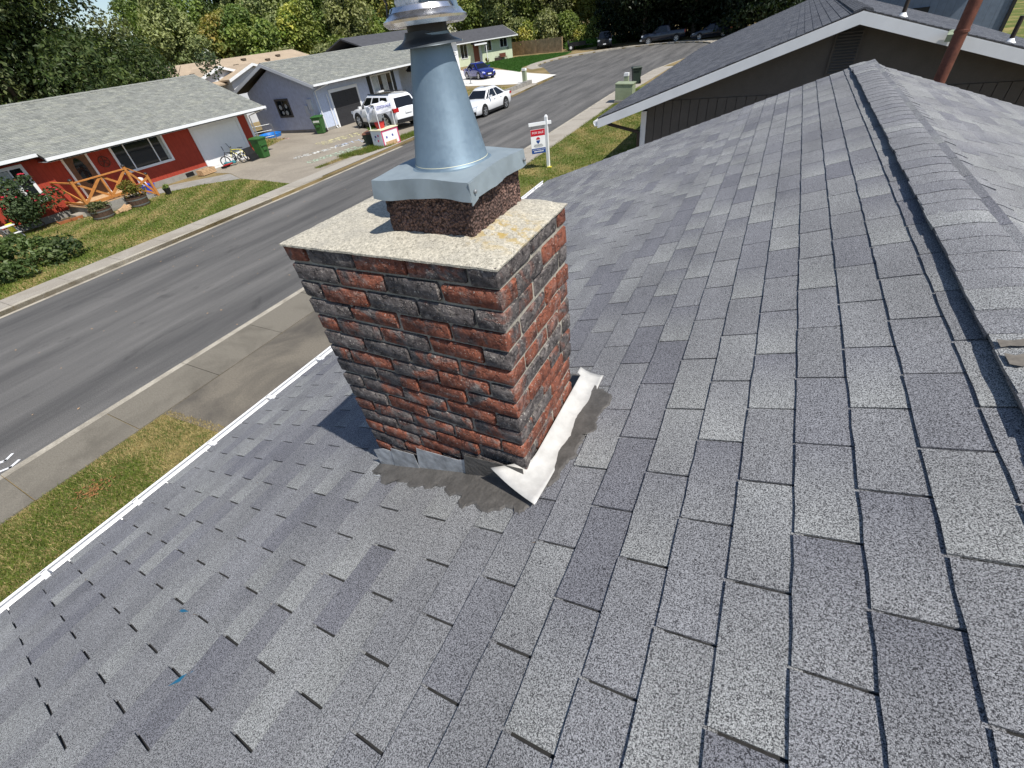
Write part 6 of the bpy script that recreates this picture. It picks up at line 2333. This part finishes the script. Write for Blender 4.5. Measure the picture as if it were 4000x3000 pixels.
def scrawl(x0, y0, dx, dy, n, h_, seed):
    """a line of hand lettering: n letters from (x0,y0) along (dx,dy), tall h_"""
    r = random.Random(seed)
    d = Vector((dx, dy)).normalized()
    u = Vector((-d.y, d.x))
    out = []
    step = math.hypot(dx, dy) / n
    for k in range(n):
        o = Vector((x0, y0)) + d * step * k
        c = lambda a, b: tuple(o + d * (a * step * .75) + u * (b * h_))
        kind_ = 0 if k == 0 else r.randrange(1, 6)
        if kind_ == 0: out.append([c(.9, .85), c(.5, 1), c(.1, .75), c(0, .4), (c(.2, .05)), c(.6, 0), c(.95, .2)])
        elif kind_ == 1: out += [[c(0, 0), c(0, 1), c(.7, .9), c(.7, .55), c(0, .5), c(.8, 0)]]
        elif kind_ == 2: out += [[c(.7, 1), c(0, 1), c(0, 0), c(.7, 0)], [c(0, .5), c(.5, .5)]]
        elif kind_ == 3: out += [[c(.35, 0), c(.35, .5), c(0, 1)], [c(.35, .5), c(.7, 1)]]
        elif kind_ == 4: out += [[c(0, 0), c(.35, 1), c(.7, 0)], [c(.15, .4), c(.55, .4)]]
        else: out += [[c(0, 0), c(0, 1), c(.7, 0), c(.7, 1)]]
    return out


def circ(x, y, r_): return [(x + r_ * math.cos(t), y + r_ * math.sin(t)) for t in np.linspace(0, 6.28, 14)]


strokes('chalk_writing', scrawl(-22.6, 17.05, 1.3, 3.1, 6, .5, 1), .13, .1345, M['chalk_w'], 'bold white chalk word on the driveway nearest the green bin')
strokes('chalk_writing', scrawl(-20.5, 16.2, .6, 3.4, 8, .55, 2) + scrawl(-20.0, 17.6, .5, 2.0, 5, .4, 7), .09, .1345, M['chalk_g'], 'pale green chalk words on the driveway nearest the street')
strokes('chalk_writing', scrawl(-24.3, 20.3, 1.0, 3.0, 7, .5, 3) + scrawl(-23.6, 20.2, 1.1, 3.2, 7, .5, 4), .09, .1345, M['chalk_y'], 'pale yellow chalk words on the driveway before the bin with scrawl')
strokes('chalk_writing', scrawl(-21.9, 19.6, 1.0, 2.6, 6, .5, 5) + [circ(-20.8, 21.0, .35), circ(-20.6, 21.9, .33)], .08, .1345, M['chalk_b'], 'pale blue chalk drawing with two rings on the driveway')
strokes('chalk_writing', [circ(-19.3, 18.9, .28), circ(-19.3, 18.9, .14), [(-19.1, 19.2), (-18.9, 20.1)]], .06, .1345, M['chalk_w'], 'faint white chalk ring on the driveway near the lemonade stand')
strokes('chalk_writing', [[(-31.2 + .25 * k, 22.1 + .15 * (k % 3)), (-30.6 + .2 * k, 22.3 - .1 * (k % 2))] for k in range(8)], .2, .1345, M['chalk_p'], 'pink chalk smear on the concrete beside the paddling pool')
o = strokes('road_marking', [[(-9.75, -1.35), (-9.62, -1.15), (-9.72, -.98), (-9.60, -.82), (-9.68, -.70)], [(-9.35, -1.42), (-9.28, -1.18), (-9.40, -1.02), (-9.30, -.85), (-9.36, -.72)], [(-9.9, -1.8), (-9.6, -1.55), (-9.35, -1.75)]], .07, .008, M['white'], 'white painted scrawl on the asphalt at the left edge')
del o['group']; o['category'] = 'road marking'

# ------------------------------------------------------------------ for sale sign
fs_ = thing('for_sale_sign', 'white wooden for sale sign post on the neighbour lawn', 'sign', (-6.74, 15.72, .12), world_parts=True)
sx, sy = -6.74, 15.72
MB().box(sx - .05, sx + .05, sy - .05, sy + .05, .1, 1.82).build('post', M['white_sat'], fs_)
MB().hexa([(sx - .05, sy - .05, 1.82), (sx + .05, sy - .05, 1.82), (sx + .05, sy + .05, 1.82), (sx - .05, sy + .05, 1.82), (sx - .02, sy - .02, 1.88), (sx + .02, sy - .02, 1.88), (sx + .02, sy + .02, 1.88), (sx - .02, sy + .02, 1.88)]).build('post_top', M['white_sat'], fs_)
ad = Vector((.83, .56, 0)).normalized()   # arm direction, board faces the viewer
an = Vector((ad.y, -ad.x, 0))
P = Vector((sx, sy, 0))
MB().bar(P - ad * .66 + Vector((0, 0, 1.63)), P + ad * .18 + Vector((0, 0, 1.63)), .085, .1).build('arm', M['white_sat'], fs_)
bc_ = P - ad * .34
bw_, bz0, bz1 = .27, .66, 1.46
for s in (-.21, .21): MB().bar(bc_ + ad * s + Vector((0, 0, 1.58)), bc_ + ad * s + Vector((0, 0, 1.46)), .012).build('hanger', M['hoop'], fs_)


def board(u0, u1, z0, z1, mat, off, nm='board', parent=None):
    q = [bc_ + ad * u0 + an * off, bc_ + ad * u1 + an * off, bc_ + ad * u1 + an * (off - .006 - off * .9), bc_ + ad * u0 + an * (off - .006 - off * .9)]
    m = MB()
    lo = [v + Vector((0, 0, z0)) for v in q]
    hi = [v + Vector((0, 0, z1)) for v in q]
    if (lo[1] - lo[0]).cross(lo[2] - lo[0]).z < 0: lo, hi = lo[::-1], hi[::-1]
    m.hexa(lo + hi)
    return m.build(nm, mat, parent or fs_)


bd = board(-bw_, bw_, bz0, bz1, M['white_sat'], .012)
board(-bw_ + .005, bw_ - .005, 1.25, 1.455, M['sign_red'], .016, 'red_band', bd)
board(-bw_ + .005, bw_ - .005, .665, .84, M['sign_blue'], .016, 'blue_band', bd)
sp_ = lambda u, z: bc_ + ad * u + an * .018 + Vector((0, 0, z))
lettering(bd, 'FOR SALE', .10, sp_(0, 1.35), ad, (0, 0, 1), M['white_sat'], ext=.001)
lettering(bd, 'RE/MAX PREMIER GROUP', .042, sp_(0, .79), ad, (0, 0, 1), M['white_sat'], ext=.001)
for (z, h_, w_) in ((.945, .03, .15), (.905, .03, .17), (.872, .016, .14), (.715, .035, .18)):
    k = -w_
    mb = MB()
    while k < w_:
        l = rng.uniform(.018, .032)
        q = [sp_(k, z), sp_(k + l, z), sp_(k + l, z + h_), sp_(k, z + h_)]
        mb.face(q)
        k += l + .012
    mb.build('small_print', M['sign_grey'] if z > .85 else M['white_sat'], bd)
# balloon emblem
mb = MB(); mw_ = MB(); mb2 = MB()
for k in range(12):
    a0, a1 = math.pi * k / 12, math.pi * (k + 1) / 12
    mb.face([sp_(0, 1.13), sp_(.075 * math.cos(a0), 1.13 + .075 * math.sin(a0)), sp_(.075 * math.cos(a1), 1.13 + .075 * math.sin(a1))])
mb.build('emblem_top', M['sign_red'], bd)
mb2.face([sp_(-.075, 1.10), sp_(-.06, 1.05), sp_(-.012, .99), sp_(.012, .99), sp_(.06, 1.05), sp_(.075, 1.10)])
mb2.build('emblem_bottom', M['sign_blue'], bd)
MB().box(sx - .02, sx + .12, sy - .1, sy + .02, .122, .16).build('stake_foot', M['yellow'], fs_)

# utility boxes along the near sidewalk
t = thing('utility_cabinet', 'squat green grey utility cabinet beside the near sidewalk', 'cabinet', (-7.55, 29.5, .12), .05)
MB().box(-.55, .55, -.5, .5, 0, .12).build('plinth', M['conc'], t)
MB().hexa([(-.5, -.45, .121), (.5, -.45, .121), (.5, .45, .121), (-.5, .45, .121), (-.5, -.45, .92), (.5, -.45, .85), (.5, .45, .85), (-.5, .45, .92)]).build('body', M['cabinet'], t)
MB().hexa([(-.53, -.48, .921), (.53, -.48, .851), (.53, .48, .851), (-.53, .48, .921), (-.53, -.48, .97), (.53, -.48, .90), (.53, .48, .90), (-.53, .48, .97)]).build('lid', M['cabinet'], t)
t = thing('telecom_pedestal', 'pale green pedestal post beyond the utility cabinet', 'pedestal', (-8.5, 33.2, .13), .0)
MB().box(-.13, .13, -.13, .13, 0, .85).build('body', M['cabinet'], t)
MB().box(-.145, .145, -.145, .145, .851, 1.02).build('cap', M['white'], t)
t = thing('telecom_pedestal', 'pale green pedestal post at the pale driveway corner', 'pedestal', (-20.3, 42.3, .13), .0)
MB().box(-.16, .16, -.16, .16, 0, .9).build('body', M['cabinet'], t)
MB().box(-.175, .175, -.175, .175, .901, 1.08).build('cap', M['white'], t)
# low rubble wall at the blue house lawn edge
t = thing('stone_edging', 'low grey block edging at the dry lawn behind the white sedan', 'edging', (-19.4, 37, .12), world_parts=True)
for k in range(14):
    yy = 32.5 + k * .62
    MB().box(-19.35 - rng.uniform(0, .06) - .003 * k, -19.05, yy, yy + .58, .1, .38 + rng.uniform(-.05, .05)).build('block', M['conc'], t)
# mobile basketball-stand base by the blue sedan
t = thing('trailer_jack', 'grey jack stand on the pale driveway beside the blue sedan', 'jack stand', (-27.9, 45.2, .13), .3)
MB().tube([(0, 0, 0), (0, 0, 1.25)], .04, 8).build('post', M['hoop'], t)
MB().box(-.25, .25, -.06, .06, .5, .58).build('arm', M['hoop'], t)
MB().box(-.16, .16, -.16, .16, 0, .03).build('foot', M['hoop'], t)
MB().box(-.12, .12, -.05, .05, 1.2, 1.28).build('crank', M['hoop'], t)
# yellow flower by green house porch, bushes at blue house
for (nm, lb, p, cols, s) in (('yellow_shrub', 'small yellow shrub by the rust red door', world_of(gh, (.9, -5.0, 0)), [(.35, .30, .06), (.25, .25, .05), (.15, .18, .04)], .5),
                             ('porch_shrub', 'grey green shrub at the blue house porch behind the crossover', Vector((-25.3, 34.4, 0)), OLV, .7)):
    t = thing(nm, lb, 'shrub', (p.x, p.y, .12))
    lob = [(rng.gauss(0, .25 * s), rng.gauss(0, .25 * s), rng.uniform(.2, 1.0) * s, .3 * s) for _ in range(10)]
    link('foliage', leaf_cloud('foliage', [q[:3] for q in lob], [q[3] for q in lob], 900, .06, cols, M['leaf'], rng.randrange(999)), t)
    link('stem', trunk_mesh(.3, .02, 444, 3, .2), t)


# ------------------------------------------------------------------ grass: blades nobody could count
def grass(name, poly, n, h_, w_, label, z=.122, dry=None, lush=None, dryamt=.35, seed=1, clump=.0):
    g = np.random.default_rng(seed)
    P = np.array(poly)
    lo, hi = P.min(0), P.max(0)
    pts = np.zeros((0, 2))
    while len(pts) < n:
        q = lo + (hi - lo) * g.random((n, 2))
        ins = np.zeros(n, bool)
        j = len(P) - 1
        for i in range(len(P)):
            xi, yi, xj, yj = *P[i], *P[j]
            cnd = ((yi > q[:, 1]) != (yj > q[:, 1])) & (q[:, 0] < (xj - xi) * (q[:, 1] - yi) / (yj - yi + 1e-12) + xi)
            ins ^= cnd
            j = i
        pts = np.concatenate([pts, q[ins]])
    pts = pts[:n]
    # patchiness from a few sine fields
    f = np.sin(pts[:, 0] * 1.7 + 3 * np.sin(pts[:, 1] * .6)) * np.sin(pts[:, 1] * 1.3 + 2 * np.sin(pts[:, 0] * .9)) + .6 * np.sin(pts[:, 0] * 4.1 + pts[:, 1] * 3.3)
    dryness = 1 / (1 + np.exp(-(f * 2.2 - 1.2 + dryamt * 3)))
    if dry is not None: dryness = np.clip(dryness + dry(pts), 0, 1)
    c_g = np.array((.085, .125, .024)) * (.6 + .9 * g.random((n, 1)))
    c_g = c_g + g.random((n, 1)) * np.array((.05, .04, .0))
    c_d = np.array((.36, .28, .13)) * (.6 + .7 * g.random((n, 1)))
    if lush: c_g = np.array(lush) * (.7 + .7 * g.random((n, 1)))
    pick = (g.random(n) < dryness)[:, None]
    c = np.where(pick, c_d, c_g)
    a = g.random(n) * 6.28
    hh = h_ * (.5 + .9 * g.random(n)) * (1 - .35 * pick[:, 0])
    lean = g.normal(size=(n, 2)) * hh[:, None] * .55
    b0 = np.stack([pts[:, 0] - np.cos(a) * w_, pts[:, 1] - np.sin(a) * w_, np.full(n, z)], 1)
    b1 = np.stack([pts[:, 0] + np.cos(a) * w_, pts[:, 1] + np.sin(a) * w_, np.full(n, z)], 1)
    tp = np.stack([pts[:, 0] + lean[:, 0], pts[:, 1] + lean[:, 1], z + hh], 1)
    V = np.stack([b0, b1, tp], 1).reshape(-1, 3)
    me = np_mesh(name, V, np.arange(3 * n).reshape(-1, 3), M['blade'], np.repeat(c, 3, 0))
    o = link(name, me)
    tag(o, label, 'grass', kind='stuff')
    return o


grass('grass', [(-7.72, -4), (-7.72, 1.0), (-5.2, 1.2), (-5.2, -4)], 60000, .05, .005, 'patchy green and straw lawn beside the white gutter', seed=1, dryamt=.0,
      dry=lambda p: np.clip((p[:, 1] + .25 - .3 * np.sin(p[:, 0] * 2.5) - .35 * (p[:, 0] + 6.9)) * 1.8, 0, .97))
grass('grass', [(-7.86, 11.95), (-8.08, 26), (-8.1, 34), (-2.5, 34), (-2.5, 11.95)], 60000, .05, .012, 'yellowing lawn round the for sale sign', seed=2, dryamt=.2)
grass('grass', [(-18.3, -6), (-18.34, 12.8), (-20.4, 13.2), (-22.6, 13.3), (-24.2, 12.3), (-25.8, 10.2), (-26.3, 8), (-26.3, -6)], 70000, .06, .014, 'green and brown lawn before the red house', seed=3, dryamt=.25)
grass('grass', [(-25.5, 51.9), (-27.9, 57.5), (-28.2, 63), (-26.9, 69.4), (-27.6, 73.9), (-37.1, 75.3), (-40.3, 70), (-36.4, 64), (-30.1, 57)], 30000, .09, .03, 'lush green lawn before the pale green house', seed=4, dryamt=-1.5, lush=(.04, .13, .022))
grass('grass', [(-18.2, 17.6), (-17.75, 19.5), (-17.8, 24), (-18.5, 23.6), (-19.0, 20.6), (-19.6, 17.2)], 9000, .12, .012, 'weedy grass strip below the lemonade stand', z=.138, seed=5, dryamt=-.2)
grass('grass', [(-20.2, 21.2), (-21.4, 22.2), (-24.0, 24.6), (-23.6, 25.2), (-20.9, 23.0)], 3500, .10, .012, 'weeds growing in the drive joint before the crossover', z=.13, seed=6, dryamt=-.4)
grass('grass', [(-19.2, 15.2), (-18.9, 15.3), (-18.6, 18.0), (-19.3, 17.6)], 1800, .08, .010, 'dry weeds in the joint of the driveway', z=.13, seed=7, dryamt=.35)
grass('grass', [(-19.0, 31), (-27.2, 30.6), (-27.2, 40.5), (-19.1, 40.5)], 18000, .06, .02, 'straw coloured lawn behind the white sedan', seed=8, dryamt=1.2)
grass('grass', [(-29.5, 77.0), (-22, 80.5), (-19, 85), (-31, 84)], 9000, .8, .06, 'bright green brambles behind the trailer', seed=9, dryamt=-1.5, lush=(.08, .17, .03))
grass('grass', [(-28.2, 19.0), (-36, 19.2), (-36, 22.6), (-29.5, 22.2)], 9000, .12, .02, 'dry yellow grass between the red and blue houses', z=.118, seed=10, dryamt=1.0)
# orange bark litter in the near lawn
vs, fs = [], []
for k in range(90):
    x, yy = rng.gauss(-7.05, .12), rng.gauss(-.52, .11)
    p = Vector((x, yy, .14 + rng.uniform(0, .02)))
    a = rng.uniform(0, 6.28)
    d = Vector((math.cos(a), math.sin(a), rng.uniform(-.3, .3))) * rng.uniform(.015, .035)
    q = Vector((-d.y, d.x, rng.uniform(-.01, .01))) * .5
    i = len(vs)
    vs += [tuple(p - d), tuple(p + q), tuple(p + d), tuple(p - q)]
    fs.append((i, i + 1, i + 2, i + 3))
o = link('bark_litter', np_mesh('bark_litter', np.array(vs), np.array(fs), M['bark_chip']))
tag(o, 'small heap of orange bark chips in the near lawn', 'litter', kind='stuff')
# fallen leaves scattered on the road
vs, fs = [], []
for k in range(60):
    x, yy = rng.uniform(-16.5, -9.3), rng.uniform(-1, 16)
    s = rng.uniform(.015, .035)
    i = len(vs)
    a = rng.uniform(0, 6.28)
    for q in range(4): vs.append((x + s * math.cos(a + q * 1.57) * (1 if q % 2 else .6), yy + s * math.sin(a + q * 1.57) * (1 if q % 2 else .6), .012))
    fs.append((i, i + 1, i + 2, i + 3))
o = link('fallen_leaves', np_mesh('fallen_leaves', np.array(vs), np.array(fs), M['tan_wood']))
tag(o, 'few small dry leaves scattered on the asphalt', 'leaves', kind='stuff')

# ------------------------------------------------------------------ letters become real meshes
dg = bpy.context.evaluated_depsgraph_get()
for o in [q for q in bpy.data.objects if q.type == 'FONT']:
    me = bpy.data.meshes.new_from_object(o.evaluated_get(dg))
    n_ = bpy.data.objects.new(o.name, me)
    COL.objects.link(n_)
    n_.parent = o.parent
    n_.matrix_parent_inverse = o.matrix_parent_inverse.copy()
    n_.matrix_basis = o.matrix_basis.copy()
    nm = o.name
    bpy.data.objects.remove(o)
    n_.name = nm
for o in bpy.data.objects:
    if '_w' in o: del o['_w']
